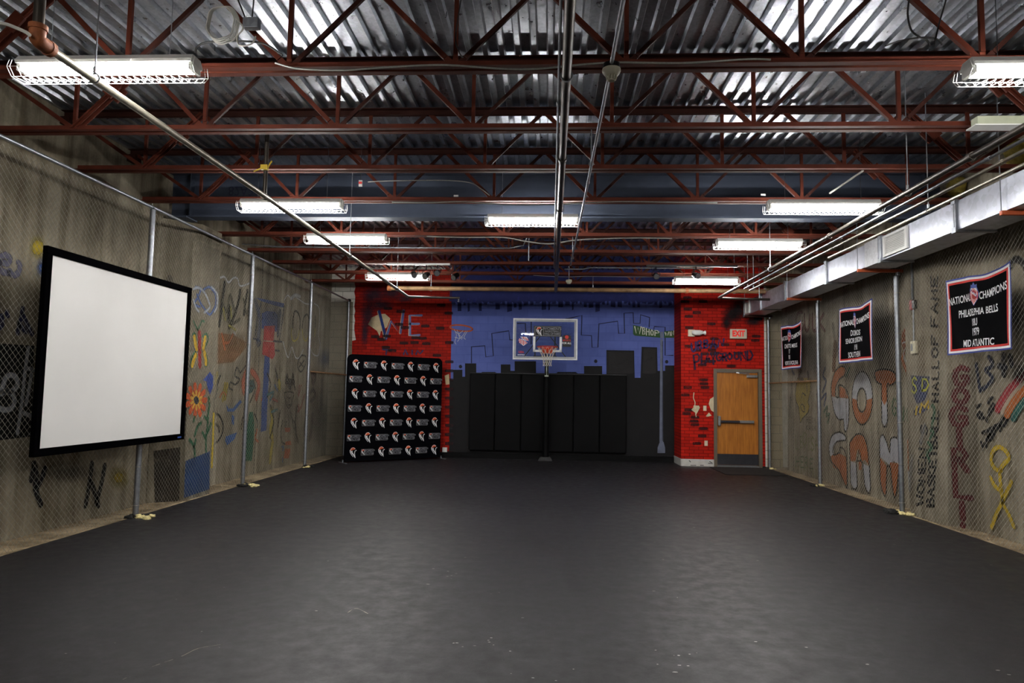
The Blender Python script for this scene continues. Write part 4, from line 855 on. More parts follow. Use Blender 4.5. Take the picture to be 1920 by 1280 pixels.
# ------------------------------------------------------------------ projection screen
s = empty('projection_screen', (XL+.115, 7.96, 1.972), 'large white projection screen in wide black frame hung on the left fence', 'screen')
W2, H2, B = 1.40, 1.054, .079
fr = [('frame_bar', MB().box(-.02, .035, -W2, W2, H2-B, H2)), ('frame_bar', MB().box(-.02, .035, -W2, W2, -H2, -H2+B)), ('frame_bar', MB().box(-.02, .035, -W2, -W2+B, -H2+B, H2-B)), ('frame_bar', MB().box(-.02, .035, W2-B, W2, -H2+B, H2-B))]
for n, mb in fr: mb.build(n, BLACKVEL, s, bevel=.006)
MB().box(-.012, .012, -W2+B*.7, W2-B*.7, -H2+B*.7, H2-B*.7).build('screen_surface', mat('matte white screen', rgb(236, 234, 231), .85, 0, .01, 3), s)
MB().box(.035, .038, 1.22, 1.31, -H2+.026, -H2+.046).build('blue_label', mat('blue label', rgb(60, 90, 170), .4), s)
for yy in (-1.16, 1.16): MB().box(-.112, -.02, yy-.04, yy+.04, -.9, .9).build('mounting_rail', BLACKM, s)

# ------------------------------------------------------------------ logo backdrop
b0, b1 = Vector((-4.62, 15.52, 0)), Vector((-2.68, 17.06, 0)); bdir = (b1-b0).normalized(); LB = (b1-b0).length; HB = 2.47
bd = empty('logo_backdrop', b0, 'black fabric backdrop with rows of basketball logos standing before the red bay', 'backdrop'); bd.rotation_euler = (0, 0, math.atan2(bdir.y, bdir.x))
rc = .12; out = []
for cx_, cz_, a0 in ((LB-rc, HB-rc, 0), (rc, HB-rc, 90)): out += [(cx_+rc*math.cos(math.radians(a0+a)), cz_+rc*math.sin(math.radians(a0+a))) for a in range(0, 91, 15)]
out += [(0, .03), (LB, .03)]
MB().extr(out, 'y', 0, .035).build('fabric_cover', mat('black stretch fabric', rgb(5, 5, 8), .8, 0, .15, 40, 0, .02), bd)
for xx in (-.03, LB+.03): MB().box(xx-.025, xx+.025, -.20, .20, 0, .012).box(xx-.012, xx+.012, .005, .03, .012, .07).build('stand_foot', GALV, bd)
em = join_meshes(emblem_parts(.24), 'printed_emblem'); lb = join_meshes(logo_box_parts(.30, .14), 'printed_logo_box')
for r in range(7):
    for c in range(7):
        x = .20+c*(LB-.38)/6; z = HB-.235-r*.335
        me, nm = (em, 'printed_emblem') if (r+c) % 2 == 0 else (lb, 'printed_logo_box')
        o = link(nm, me, bd, (x, -.0015, z)); o.rotation_euler = (math.pi/2, 0, 0)

# ------------------------------------------------------------------ wall pads
PAD = mat('black vinyl pad', rgb(7, 7, 8), .6, 0, .15, 5, 0, .08)
def px_x(u, v=780): return atY(u, v, 17.40).x
edges = [px_x(u) for u in (879.5, 927.5, 976.5, 1025.5, 1075, 1124, 1175)]
names = ['first', 'second', 'third', 'fourth', 'fifth', 'last']
for i in range(6):
    a, b = edges[i]+.006, edges[i+1]-.006
    p = empty('wall_pad', ((a+b)/2, 17.42, .2), 'black vinyl wall pad under the mural, %s from the left of six' % names[i], 'wall pad', 'wall pads behind the hoop')
    MB().box(-(b-a)/2, (b-a)/2, -.05, .04, 0, 1.93).build('pad_cushion', PAD, p, bevel=.018)
    MB().box(-(b-a)/2-.002, (b-a)/2+.002, .04, .055, -.01, 1.945).build('backing_board', BLACKM, p)
cu = MB().box(-2.75, 3.08, 17.40, 17.5, 0, .13).build('trim_1', mat('black kerb paint', rgb(8, 8, 9), .6, 0, .15, 6, 0, .1)); struct(cu)

# ------------------------------------------------------------------ basketball hoop
hx = -.085; h = empty('basketball_hoop', (hx, 17.15, 0), 'basketball hoop with glass backboard on a black padded pole before the skyline mural', 'basketball hoop')
MB().extr([(-.19, 0), (.17, 0), (.12, .09), (-.13, .09)], 'y', -.12, .12).build('base_plate', mat('scuffed grey base', rgb(50, 49, 50), .8, 0, .4, 20), h, bevel=.01)
MB().tube([(0, 0, .05), (0, 0, 2.06)], .075, 18).build('pole_pad', PAD, h, smooth=True)
MB().box(-.05, .05, -.05, .05, .09, 2.46).build('pole', galv('pale steel pole', (170, 176, 164), .4, .6, 10), h, bevel=.008)
MB().bar((-.03, -.04, 2.35), (-.03, -.80, 2.62), .03, .07, up=(1, 0, 0)).bar((.03, -.04, 2.35), (.03, -.80, 2.62), .03, .07, up=(1, 0, 0)).bar((-.03, .0, 2.1), (-.03, -.80, 2.44), .03, .05, up=(1, 0, 0)).bar((.03, 0, 2.1), (.03, -.80, 2.44), .03, .05, up=(1, 0, 0)).build('support_arm', BLACKM, h)
bxc = -.125-hx; by = -.85
gl = NT('backboard glass'); t_ = gl.n('ShaderNodeBsdfTransparent'); t_.inputs[0].default_value = (.92, .95, .95, 1); gs = gl.n('ShaderNodeBsdfGlossy'); gs.inputs['Roughness'].default_value = .02
mx = gl.n('ShaderNodeMixShader'); fz = gl.n('ShaderNodeFresnel'); fz.inputs[0].default_value = 1.45; gl.l(fz.outputs[0], mx.inputs[0]); gl.l(t_.outputs[0], mx.inputs[1]); gl.l(gs.outputs[0], mx.inputs[2])
gl.l(mx.outputs[0], gl.t.nodes['Material Output'].inputs[0])
bz0, bz1, bw2 = 2.435, 3.415, .762
bo = empty('backboard', (bxc, by-.062, 0)); bo.parent = h; bo.rotation_euler = (math.radians(-1.2), 0, math.radians(.6))
MB().box(-bw2+.02, bw2-.02, -.006, .006, bz0+.02, bz1-.02).build('glass_panel', gl.m, bo)
t = .028; FRW = mat('white frame paint', rgb(225, 226, 228), .45)
MB().box(-bw2, bw2, -.02, .03, bz1-t, bz1).box(-bw2, bw2, -.02, .03, bz0, bz0+t).box(-bw2, -bw2+t, -.02, .03, bz0+t, bz1-t).box(bw2-t, bw2, -.02, .03, bz0+t, bz1-t).build('outer_frame', FRW, bo, bevel=.004)
t2 = .075; GRYB = mat('grey border print', rgb(160, 162, 166), .5)
MB().box(-bw2+t, bw2-t, -.0095, -.0065, bz1-t2, bz1-t).box(-bw2+t, bw2-t, -.0095, -.0065, bz0+t, bz0+t2).box(-bw2+t, -bw2+t2, -.0095, -.0065, bz0+t2, bz1-t2).box(bw2-t2, bw2-t, -.0095, -.0065, bz0+t2, bz1-t2).build('border_stripe', GRYB, bo)
sq0, sq1, sw, sx_ = 2.62, 2.985, .34, .055
MB().box(sx_-sw, sx_-sw+.055, -.0105, -.0068, sq0, sq1).box(sx_+sw-.055, sx_+sw, -.0105, -.0068, sq0, sq1).box(sx_-sw, sx_+sw, -.0105, -.0068, sq0, sq0+.05).build('target_square', FRW, bo)
MB().box(sx_-.325, sx_+.325, -.011, -.0068, 2.985, 3.24).build('logo_plate', INK_K, bo)
o = link('printed_logo_box', join_meshes(logo_box_parts(.61, .225), 'printed_logo_box'), bo, (sx_, -.0125, 3.112)); o.rotation_euler = (math.pi/2, 0, 0)
def shield(w_, h_):
    """red and white striped shield with a blue sash and crown points"""
    out = [(-.30*w_, .42*h_), (-.14*w_, .38*h_), (0, .5*h_), (.14*w_, .38*h_), (.30*w_, .42*h_), (.30*w_, .30*h_), (.5*w_, .02*h_), (.42*w_, -.22*h_), (0, -.5*h_), (-.42*w_, -.22*h_), (-.5*w_, .02*h_), (-.30*w_, .30*h_)]
    P = [(flat([out], INK_B), INK_B, (0, 0, 0)), (flat([[(x_*.9, y_*.9-.02*h_) for x_, y_ in out[5:]]], INK_W), INK_W, (0, 0, .0008))]
    for k in range(-3, 4):
        x_ = k*.125*w_; top_ = .25*h_; bot_ = -.42*h_+abs(k)*.062*h_
        P.append((flat([[(x_-.036*w_, bot_), (x_+.036*w_, bot_), (x_+.036*w_, top_-abs(k)*.05*h_), (x_-.036*w_, top_-abs(k)*.05*h_)]], INK_R), INK_R, (0, 0, .0014)))
    P.append((flat([[(-.42*w_, .16*h_), (-.36*w_, .26*h_), (.46*w_, -.12*h_), (.40*w_, -.24*h_)]], INK_B), INK_B, (0, 0, .002)))
    tm_ = text_mesh('AAU', .15*h_, .002, 0, 'CENTER', 1.3)
    for v_ in tm_.vertices: v_.co.y -= v_.co.x*.45
    P.append((tm_, INK_W, (.02*w_, .015*h_, .0026)))
    return P
sh = join_meshes(shield(.27, .30), 'shield_print'); o = link('shield_print', sh, bo, (-.51, -.0075, 2.90)); o.rotation_euler = (math.pi/2, 0, 0)
pk = [(flat([[(-.1, -.14), (.1, -.14), (.1, .12), (.06, .14), (-.06, .14), (-.1, .12)]], INK_K), INK_K, (0, 0, 0)), (flat([disc(0, .09, .045, 16)], INK_R), INK_R, (0, 0, .0006)), (text_mesh('SPORTS', .055, .001), INK_R, (0, .01, .0006)), (text_mesh('FOR ALL', .06, .001), INK_W, (0, -.055, .0006))]
o = link('slogan_print', join_meshes(pk, 'slogan_print'), bo, (.51, -.0075, 2.89)); o.rotation_euler = (math.pi/2, 0, 0)
pk = [(text_mesh('USA', .07, .002), INK_R, (0, .03, 0)), (text_mesh('BASKETBALL', .03, .001), INK_W, (0, -.035, 0))]
o = link('slogan_print', join_meshes(pk, 'slogan_print'), bo, (-.56, -.0075, 2.58)); o.rotation_euler = (math.pi/2, 0, 0)
# back structure seen through the glass
MB().bar((-.5, .06, 2.5), (0, .05, 3.15), .03, .02).bar((.5, .06, 2.5), (0, .05, 3.15), .03, .02).box(-.28, .28, .03, .07, 2.5, 2.53).box(-.25, -.22, .03, .07, 2.45, 3.2).box(.22, .25, .03, .07, 2.45, 3.2).build('back_bracing', BLACKM, bo)
rx, rz, ry = sx_, 2.715, -.28
rim = MB(); RIMR = mat('orange rim paint', rgb(200, 58, 22), .4, .1, .1)
rim.tube([(rx+.235*math.cos(a*math.pi/14), ry+.235*math.sin(a*math.pi/14), rz) for a in range(28)], .011, 8, closed=True)
rim.box(rx-.12, rx+.12, -.06, -.0115, rz-.13, rz+.02); rim.bar((rx-.1, -.05, rz), (rx-.17, ry+.17, rz), .02, .015, up=(0, 0, 1)); rim.bar((rx+.1, -.05, rz), (rx+.17, ry+.17, rz), .02, .015, up=(0, 0, 1))
rim.add([(rx-.11, -.06, rz-.01), (rx+.11, -.06, rz-.01), (rx+.15, ry+.19, rz-.008), (rx-.15, ry+.19, rz-.008), (rx-.08, -.06, rz-.12), (rx+.08, -.06, rz-.12)], [(0, 1, 2, 3), (3, 2, 5, 4)])
rim.build('rim', RIMR, bo, smooth=True)
net = MB(); nl = 12; lv = [(.232, 0), (.185, .09), (.14, .18), (.108, .27), (.098, .33), (.094, .39), (.10, .44)]
def npnt(k, l): 
    r_, dz_ = lv[l]; a = 2*math.pi*(k+.5*(l % 2))/nl; return (rx+r_*math.cos(a), ry+r_*math.sin(a), rz-.005-dz_)
for k in range(nl):
    for l in range(len(lv)-1):
        net.tube([npnt(k, l), npnt(k, l+1)], .0036, 4, cap=False); net.tube([npnt(k, l), npnt(k-1 if l % 2 == 0 else k+1, l+1)], .0036, 4, cap=False)
net.build('net', mat('net cord', rgb(214, 206, 186), .8, 0, .1, 40), bo, kind='stuff')

# ------------------------------------------------------------------ banners on the right fence
BK = mat('black banner cloth', rgb(7, 7, 9), .85, 0, .2, 40, 0, .03); BB = mat('blue banner trim', rgb(46, 58, 128), .8, 0, .1, 40); BWc = mat('white banner trim', rgb(222, 220, 222), .8, 0, .05, 40); BRc = mat('red banner trim', rgb(190, 40, 34), .8, 0, .1, 40)
def banner(yc, zc_, lab, rows, seed):
    r = random.Random(seed); W_, H_ = 1.195, .915; ph = r.uniform(0, 6)
    root = empty('banner', (XR-.055, yc, zc_), lab, 'banner', 'championship banners on the right fence')
    def world(s_, t_, lift=0):   # s: left->right as read, t: bottom->top
        wv = .018*math.sin(s_*7.5+ph)*(1-.4*abs(t_)) + .010*math.sin(s_*15+t_*4+ph)
        sag = .022*math.sin((s_/W_+.5)*2*math.pi)*(1 if t_ > 0 else .6) + (.03*(abs(s_)/W_*2)**3 if t_ > 0 else 0)
        pin = 0
        sag += .035*max(0, s_/W_*2)**2*(1 if t_ > 0 else .3)
        return (-wv-lift-.03, -s_-pin*(1 if s_ > 0 else -1)*.5, t_+sag*(.5+t_/H_))
    cs = [-W_/2, -W_/2+.02, -W_/2+.045, -W_/2+.07]; xs = cs+list(np.linspace(-W_/2+.07, W_/2-.07, 26))[1:-1]+[-q for q in cs[::-1]]
    ct = [-H_/2, -H_/2+.02, -H_/2+.045, -H_/2+.07]; ts = ct+list(np.linspace(-H_/2+.07, H_/2-.07, 16))[1:-1]+[-q for q in ct[::-1]]
    vs = [world(a, b) for b in ts for a in xs]; nx, nt = len(xs), len(ts); fs = []; mi = []
    for j in range(nt-1):
        for i in range(nx-1):
            fs.append((j*nx+i, j*nx+i+1, (j+1)*nx+i+1, (j+1)*nx+i)); rg = min(i, nx-2-i, j, nt-2-j); mi.append([1, 2, 3][rg] if rg < 3 else 0)
    me = bpy.data.meshes.new('cloth'); me.from_pydata(vs, [], fs); [me.materials.append(m_) for m_ in (BK, BB, BWc, BRc)]
    me.polygons.foreach_set('material_index', mi); me.polygons.foreach_set('use_smooth', [True]*len(fs)); me.update(); c = link('cloth', me, root)
    def wrap(me, s0, t0, lift, ang=0, name='printed_text'):
        ca, sa = math.cos(ang), math.sin(ang)
        for v in me.vertices:
            x_, y_, z_ = v.co; v.co = world(s0+x_*ca-y_*sa, t0+x_*sa+y_*ca, lift+z_)
        return link(name, me, root)
    def line(t_, size, s0, t0, ang=0, sx=.8):
        me = text_mesh(t_, size, .002, 0, 'CENTER', sx); me.materials.clear(); me.materials.append(INK_W); wrap(me, s0, t0, .006, ang)
    line('NATIONAL', .125, -.315, .19, .05, .70); line('CHAMPIONS', .125, .32, .215, .05, .62)
    wrap(join_meshes(shield(.20, .28), 'shield_print'), 0, .235, .006, 0, 'shield_print')
    for t_, sz, t0, sx in rows: line(t_, sz, r.uniform(-.03, .03), t0, r.uniform(-.02, .02), sx)
    MB().tube([(-.012, -W_/2+.02, H_/2), (.03, -W_/2+.02, H_/2)], .006, 6).tube([(-.012, W_/2-.02, H_/2), (.03, W_/2-.02, H_/2)], .006, 6).build('banner_tie', WIRE, root)
banner(8.38, 2.656, 'black national champion banner reading PHILADELPHIA BELLS, nearest on the right fence', [('PHILADELPHIA BELLS', .115, .02, .70), ('18U', .12, -.10, .8), ('1979', .125, -.215, .8), ('MID ATLANTIC', .115, -.345, .74)], 1)
banner(11.63, 2.696, 'black national champions banner reading SENIOR DIVISION SOUTHERN, middle one on the right fence', [('DOMINOS', .125, .02, .75), ('SENIOR DIVISION', .115, -.10, .72), ('1981', .125, -.215, .8), ('SOUTHERN', .125, -.335, .8)], 2)
banner(14.69, 2.696, 'black national champions banner reading NORTH CAROLINA, farthest on the right fence by the door', [('CHARLOTTE MERCK', .115, .02, .72), ('17', .125, -.10, .8), ('1981', .125, -.215, .8), ('NORTH CAROLINA', .115, -.335, .72)], 3)

# ------------------------------------------------------------------ duct with collars, grilles and brackets
dx0, dx1, dz0, dz1 = 4.57, 4.98, 3.55, 3.88
du = empty('air_duct', (0, 0, 0), 'long galvanised rectangular air duct with white grilles running along the right wall', 'air duct')
for a, b in ((3.2, 7.95), (7.95, 9.95), (9.95, 11.6), (11.6, 13.62), (13.62, 15.2), (15.2, 16.5)): MB().box(dx0, dx1, a+.002, b-.002, dz0, dz1).build('duct_section', DUCT, du)
for y in (7.95, 9.72, 11.6, 13.62, 15.2, 16.47):
    MB().box(dx0-.022, dx1+.022, y-.028, y-.004, dz0-.022, dz1+.022).box(dx0-.022, dx1+.022, y+.004, y+.028, dz0-.022, dz1+.022).build('duct_flange', GALV, du, bevel=.004)
    for zz in (dz0, dz1): MB().box(dx0-.032, dx0-.02, y-.04, y+.04, zz-.03, zz+.03).build('flange_corner', GALV, du)
MB().box(dx0-.012, dx1+.012, 9.80, 10.2, dz0-.012, dz1+.012).build('transition_collar', galv('pale duct collar', (214, 216, 220), .5, .4, 40), du)
for a, b in ((8.98, 9.62), (16.02, 16.38)):
    gr = MB().box(dx0-.03, dx0, a, b, dz0+.02, dz0+.05).box(dx0-.03, dx0, a, b, dz1-.05, dz1-.02).box(dx0-.03, dx0, a, a+.06, dz0+.05, dz1-.05).box(dx0-.03, dx0, b-.06, b, dz0+.05, dz1-.05).build('grille_frame', WHITE_EN, du, bevel=.003)
    lv_ = MB(); nn = 10
    for i in range(nn):
        z = dz0+.06+(dz1-dz0-.12)*i/(nn-1); lv_.bar((dx0-.012, a+.06, z), (dx0-.012, b-.06, z), .014, .004, up=(.7, 0, .7))
    lv_.box(dx0-.004, dx0-.002, a+.06, b-.06, dz0+.05, dz1-.05); lv_.build('grille_louvre', WHITE_EN, gr)
for y, t_ in ((7.1, 'nearest the viewpoint'), (10.36, 'middle one above the fence post'), (13.40, 'far one between two banners'), (16.3, 'beside the door wall')):
    q = empty('duct_bracket', (dx0, y, dz0), 'orange strut bracket carrying the air duct, '+t_, 'bracket', 'orange strut brackets under the duct')
    m_ = ORANGE if y < 14 else PRIMER_SHADE
    MB().box(-.05, .60, -.022, .022, -.048, -.004).build('strut', m_, q, bevel=.003)
    [MB().tube([(xx, 0, -.03), (xx, 0, 4.8-dz0)], .006, 6).build('hanger_rod', GALV, q) for xx in (-.045, dx1-dx0+.045)]
    if y != 7.1: MB().tube([(XR-dx0, 0, -.09), (XR-dx0, 0, -.044)], .03, 10).build('post_cap', GALV, q)

# ------------------------------------------------------------------ pipes
def pipe(name, pts, r, m, label, hang=(), n=12, couplings=(), cm_=None, ends=None, zt=4.80):
    root = empty(name, (0, 0, 0), label, 'pipe')
    MB().tube(pts, r, n).build('pipe_run', m, root, smooth=True)
    for c, dirv in couplings:
        c = Vector(c); dv = Vector(dirv); MB().tube([c-dv*.03, c+dv*.03], r*1.3, 12).build('coupling', cm_ or m, root, smooth=True)
    for c in hang:
        c = Vector(c); hb = MB().tube([(c.x+(r+.006)*math.sin(a*.48), c.y, c.z+(r+.006)*math.cos(a*.48)) for a in range(14)], .006, 5)
        hb.tube([(c.x, c.y, c.z+r+.005), (c.x, c.y, zt)], .0055, 6); hb.tube([(c.x, c.y, c.z+r+.01), (c.x, c.y, c.z+r+.05)], .012, 8); hb.build('pipe_hanger', GALV, root, smooth=True)
    return root
Yd = (0, 1, 0); Xd = (1, 0, 0); Zd = (0, 0, 1)
OLDPIPE = galv('weathered pipe', (150, 144, 130), .42, .7, 14)
q = pipe('sprinkler_pipe', [(-2.97, 3.72, 3.6), (-2.945, 6.9, 3.6), (-2.80, 13.25, 3.485)], .026, OLDPIPE, 'weathered sprinkler pipe running along the left under the strip lights', [(-2.955, 4.15, 3.6), (-2.883, 9.6, 3.551), (-2.82, 12.4, 3.50)], couplings=[((-2.955, 6.81, 3.6), Yd)])
MB().tube([(-2.97, 3.67, 3.63), (-2.97, 3.67, 4.8)], .03, 12).build('riser_pipe', DARKPIPE, q, smooth=True)
MB().tube(smooth_path([(-2.97, 3.67, 3.68), (-2.97, 3.67, 3.62), (-2.97, 3.69, 3.605), (-2.97, 3.76, 3.60)], 4), .043, 12).tube([(-2.97, 3.67, 3.66), (-2.97, 3.67, 3.69)], .05, 12).tube([(-2.97, 3.75, 3.6), (-2.97, 3.78, 3.6)], .047, 12).build('elbow_fitting', RUSTY_FIT, q, smooth=True)
MB().tube([(-2.955, 6.81, 3.62), (-2.955, 6.81, 4.3)], .022, 10).build('branch_pipe', DARKPIPE, q, smooth=True)
MB().tube([(-2.95, 6.81, 3.88), (-2.87, 6.75, 3.95)], .008, 5).tube([(-2.96, 6.78, 3.9), (-3.05, 6.74, 3.84)], .008, 5).box(-2.99, -2.92, 6.76, 6.80, 3.87, 3.92).build('yellow_strap', mat('yellow plastic strap', rgb(214, 180, 40), .5), q)
MB().tube([(-2.80, 13.22, 3.485), (-2.80, 13.27, 3.483), (-2.75, 13.29, 3.48), (-1.78, 13.29, 3.47)], .024, 10).build('branch_pipe', DARKPIPE, q, smooth=True)
MB().lathe([(.012, -.06), (.02, -.045), (.01, -.03), (.016, 0)], 10, (-1.80, 13.29, 3.45)).build('sprinkler_head', GALV, q)
pipe('sprinkler_pipe', [(.085, 2.6, 3.85), (.095, 9.0, 3.85), (.10, 14.75, 3.85)], .034, DARKPIPE, 'dark thick sprinkler pipe down the middle of the ceiling', [(.09, 4.7, 3.85), (.095, 8.2, 3.85), (.1, 12.6, 3.85)], couplings=[((.09, 6.4, 3.85), Yd)])
for dx_, lab in ((-.052, 'thin bright conduit strapped to the left of the dark middle pipe'),):
    pipe('conduit', [(.085+dx_, 2.6, 3.87), (.095+dx_, 9.0, 3.87), (.10+dx_, 12.2, 3.87)], .010, GALV, lab, couplings=[((.035, 5.2, 3.87), Yd), ((.04, 8.0, 3.87), Yd)], n=8)
q = pipe('conduit', [(.375, 2.6, 3.78), (.375, 4.40, 3.78), (.345, 9.0, 3.77), (.315, 11.4, 3.77)], .0125, GALV, 'bright steel conduit carrying the smoke detector, right of the dark middle pipe', [(.36, 6.35, 3.78), (.33, 10.77, 3.77)], couplings=[((.36, 6.9, 3.775), Yd), ((.35, 8.5, 3.772), Yd)], n=8, zt=4.12)
sd = empty('smoke_detector', (.378, 4.42, 3.765), 'cream domed smoke detector hanging from a conduit near the top centre', 'smoke detector')
MB().lathe([(.055, 0), (.058, -.03), (.05, -.034)], 20, (0, 0, .03)).build('junction_box', BLACKM, sd, smooth=True)
CREAM = mat('cream plastic', rgb(190, 186, 166), .45, 0, .05)
MB().lathe([(.060, 0), (.062, -.012), (.058, -.022), (.044, -.042), (.034, -.050)], 24, (0, 0, -.004)).build('detector_body', CREAM, sd, smooth=True)
cg = MB()
for k in range(12): a = k*math.pi/6; cg.tube([(.036*math.cos(a), .036*math.sin(a), -.052), (.028*math.cos(a), .028*math.sin(a), -.078)], .003, 4)
cg.lathe([(.03, -.078), (.022, -.084)], 16); cg.lathe([(.025, -.05), (.02, -.076)], 12); cg.build('sensor_cage', CREAM, sd)
sd2 = empty('smoke_detector', (.34, 13.2, 3.80), 'small white smoke detector hanging before the mural above the hoop', 'smoke detector')
MB().lathe([(.055, .03), (.06, .0), (.045, -.03), (.03, -.05)], 16).build('detector_body', CREAM, sd2, smooth=True); MB().tube([(0, 0, .03), (0, 0, .32)], .006, 6).build('hanger_rod', GALV, sd2)
for dx_, dz_, r_, m_, lab in ((0, 0, .026, DARKPIPE, 'dark sprinkler pipe along the right side, uppermost of three parallel pipes'), (.13, -.02, .0135, GALV, 'bright steel conduit along the right side, middle one of three parallel pipes'), (.23, -.05, .0165, OLDPIPE, 'thicker bright conduit along the right side, next to the middle conduit'), (.50, -.02, .0165, OLDPIPE, 'bright steel conduit along the right side, lowest of the parallel pipes near the duct')):
    y1 = 13.7 if dx_ == 0 else 12.4 if dx_ < .4 else 9.6
    pipe('sprinkler_pipe' if dx_ == 0 else 'conduit', [(3.36+dx_, 2.6, 3.58+dz_), (3.34+dx_, 8, 3.58+dz_), (3.31+dx_, y1, 3.58+dz_)], r_, m_, lab, [(3.36+dx_, 6.6, 3.58+dz_), (3.33+dx_, 10.6, 3.58+dz_)] if dx_ == 0 else [(3.34+dx_, 7.15 if dx_ > .4 else 12.3, 3.58+dz_)], couplings=[((3.35+dx_, 5.6, 3.58+dz_), Yd), ((3.34+dx_, 8.4, 3.58+dz_), Yd)])
pipe('sprinkler_pipe', [(3.31, 13.72, 3.58), (3.6, 13.74, 3.57), (4.3, 13.74, 3.56)], .024, DARKPIPE, 'short dark branch pipe turning right in front of the EXIT wall', [(4.1, 13.74, 3.56)])
q = pipe('sprinkler_main', [(-3.56, 14.82, 3.885), (.5, 14.82, 3.885), (4.55, 14.82, 3.885)], .048, RUST, 'rusty cream main pipe crossing before the mural from the red bay to the duct', [(-2.62, 14.82, 3.885), (.9, 14.82, 3.885), (3.9, 14.82, 3.885)], couplings=[((2.9, 14.82, 3.885), Xd)], cm_=RUSTY_FIT, zt=4.8)
MB().tube([(-3.58, 14.82, 3.885), (-3.50, 14.82, 3.885)], .062, 14).build('end_cap', RUSTY_FIT, q, smooth=True)
q = pipe('conduit', [(-5.55, 11.94, 4.22), (-4.9, 11.94, 4.175), (-4.0, 11.94, 4.17), (-.75, 11.94, 4.17), (-.5, 11.94, 4.22), (-.42, 11.94, 4.4)], .0125, GALV, 'grey conduit bent along the second joist behind the girder', [], n=8, couplings=[((-3.6, 11.94, 4.17), Xd), ((-1.6, 11.94, 4.17), Xd)])
MB().tube([(-.40, 11.94, 4.35), (-.40, 11.94, 3.95)], .010, 6).build('drop_conduit', GALV, q)
pipe('conduit', [(.25, 13.1, 4.02), (.6, 13.1, 4.02), (.75, 13.1, 4.05), (2.6, 13.1, 4.05), (3.0, 13.1, 4.05)], .011, GALV, 'thin conduit crossing in front of the mural near the small smoke detector', [], n=8)

# ------------------------------------------------------------------ cables
def cable(pts, r, m, label, name='cable', n=7):
    o = MB().tube(smooth_path(pts, 6), r, n).build(name, m, None, None, True); tag(o, label, 'cable'); return o
Y1 = lambda L, y: [atY(u, v, y) for u, v in L]
cable(Y1([(516,118),(560,129),(640,132),(700,128),(760,124),(840,122),(940,129),(1010,129),(1090,121),(1160,117),(1280,118),(1400,111),(1445,112)], 5.035), .008, CABLEG, 'grey armoured cable sagging along the nearest full joist')
cable(Y1([(735,379),(800,380),(868,378),(940,383),(1040,383),(1150,378),(1260,379),(1345,380)], 8.72), .009, CABLEG, 'grey armoured cable clipped under the joist before the girder')
cable(Y1([(800,443),(870,445),(943,445),(985,452),(1030,457),(1080,450),(1140,447),(1200,446),(1260,447)], 10.70), .010, CABLEG, 'pale armoured cable drooping under the joist behind the girder')
cable(Y1([(1000,516),(1060,519),(1100,518),(1200,519),(1280,519)], 13.12), .006, CABLEG, 'thin cable along the spotlight joist before the mural')
cable(Y1([(690,341),(730,339),(830,338),(880,342),(900,352),(918,366)], 8.70), .007, CABLEG, 'thin grey cable looped before the girder web')
cable(Y1([(366,100),(370,88),(385,80),(420,77),(470,78),(500,84),(530,104)], 4.95), .008, CABLEB, 'dark cable arching above the nearest joist at upper left')
cable(Y1([(-20,42),(10,45),(30,52),(48,60),(56,66)], 3.6), .010, CABLEW, 'white cable curving to the rusted elbow at upper left')
cable(Y1([(1706,-10),(1702,25),(1708,55),(1722,68),(1738,76),(1744,86)], 4.95), .007, CABLEB, 'black cable hanging in a hook at the upper right')
cable(Y1([(1660,86),(1690,76),(1730,70),(1758,74),(1766,84)], 4.97), .006, CABLEB, 'black cable loop lying on the nearest joist at upper right')
cable(Y1([(1776,-8),(1765,30),(1757,60),(1752,86)], 4.9), .006, CABLEB, 'straight dark wire dropping to the upper right strip light')
cable([atZ(1556, 362, 4.10), atZ(1586, 342, 4.085), atZ(1618, 320, 4.10)], .012, CABLEW, 'pale flat strap slanting before the girder on the right')
cable([Vector((-.66, 4.9, 4.80))]+Y1([(855,60),(860,95),(868,108)], 4.9), .005, CABLEB, 'thin dark wire hanging near the top centre')
coil = empty('cable_coil', atY(415, 45, 4.88), 'coil of white cable tied to the joist web at the upper left', 'cable coil')
for k in range(4):
    rr_ = .108+.006*k
    MB().tube([(rr_*math.cos(a*.21)*(.98-.02*k)+.004*k, .012*k-.02+.01*math.sin(a), rr_*1.2*math.sin(a*.21)) for a in range(30)], .0055, 6, closed=True).build('cable_loop', CABLEW, coil, smooth=True)
MB().tube(smooth_path([(.10, 0, .05), (.17, 0, -.03), (.13, 0, -.1), (.15, 0, -.17), (.24, 0, -.16), (.27, 0, -.1)], 5), .006, 6).build('loose_tail', CABLEW, coil, smooth=True)
jb = empty('junction_box', atY(472, 47, 4.98), 'grey steel junction box beside the white cable coil', 'junction box')
MB().box(-.06, .06, -.03, .03, -.03, .05).build('box_body', GALV, jb, bevel=.004); MB().tube([(0, 0, .05), (.02, 0, .5)], .006, 6).tube([(-.05, 0, .05), (-.16, 0, .3)], .006, 6).build('box_cable', CABLEB, jb)
pn = empty('channel_cover', atZ(1900, 230, 4.055), 'pale green metal channel cover on the lit joist at upper right', 'cover'); MB().box(-.33, .7, -.05, .05, -.035, .045).build('cover_body', mat('pale green enamel', rgb(170, 174, 150), .5, 0, .1), pn, bevel=.005); MB().box(-.36, .74, -.07, .07, -.045, -.035).build('cover_lip', WHITE_EN, pn)

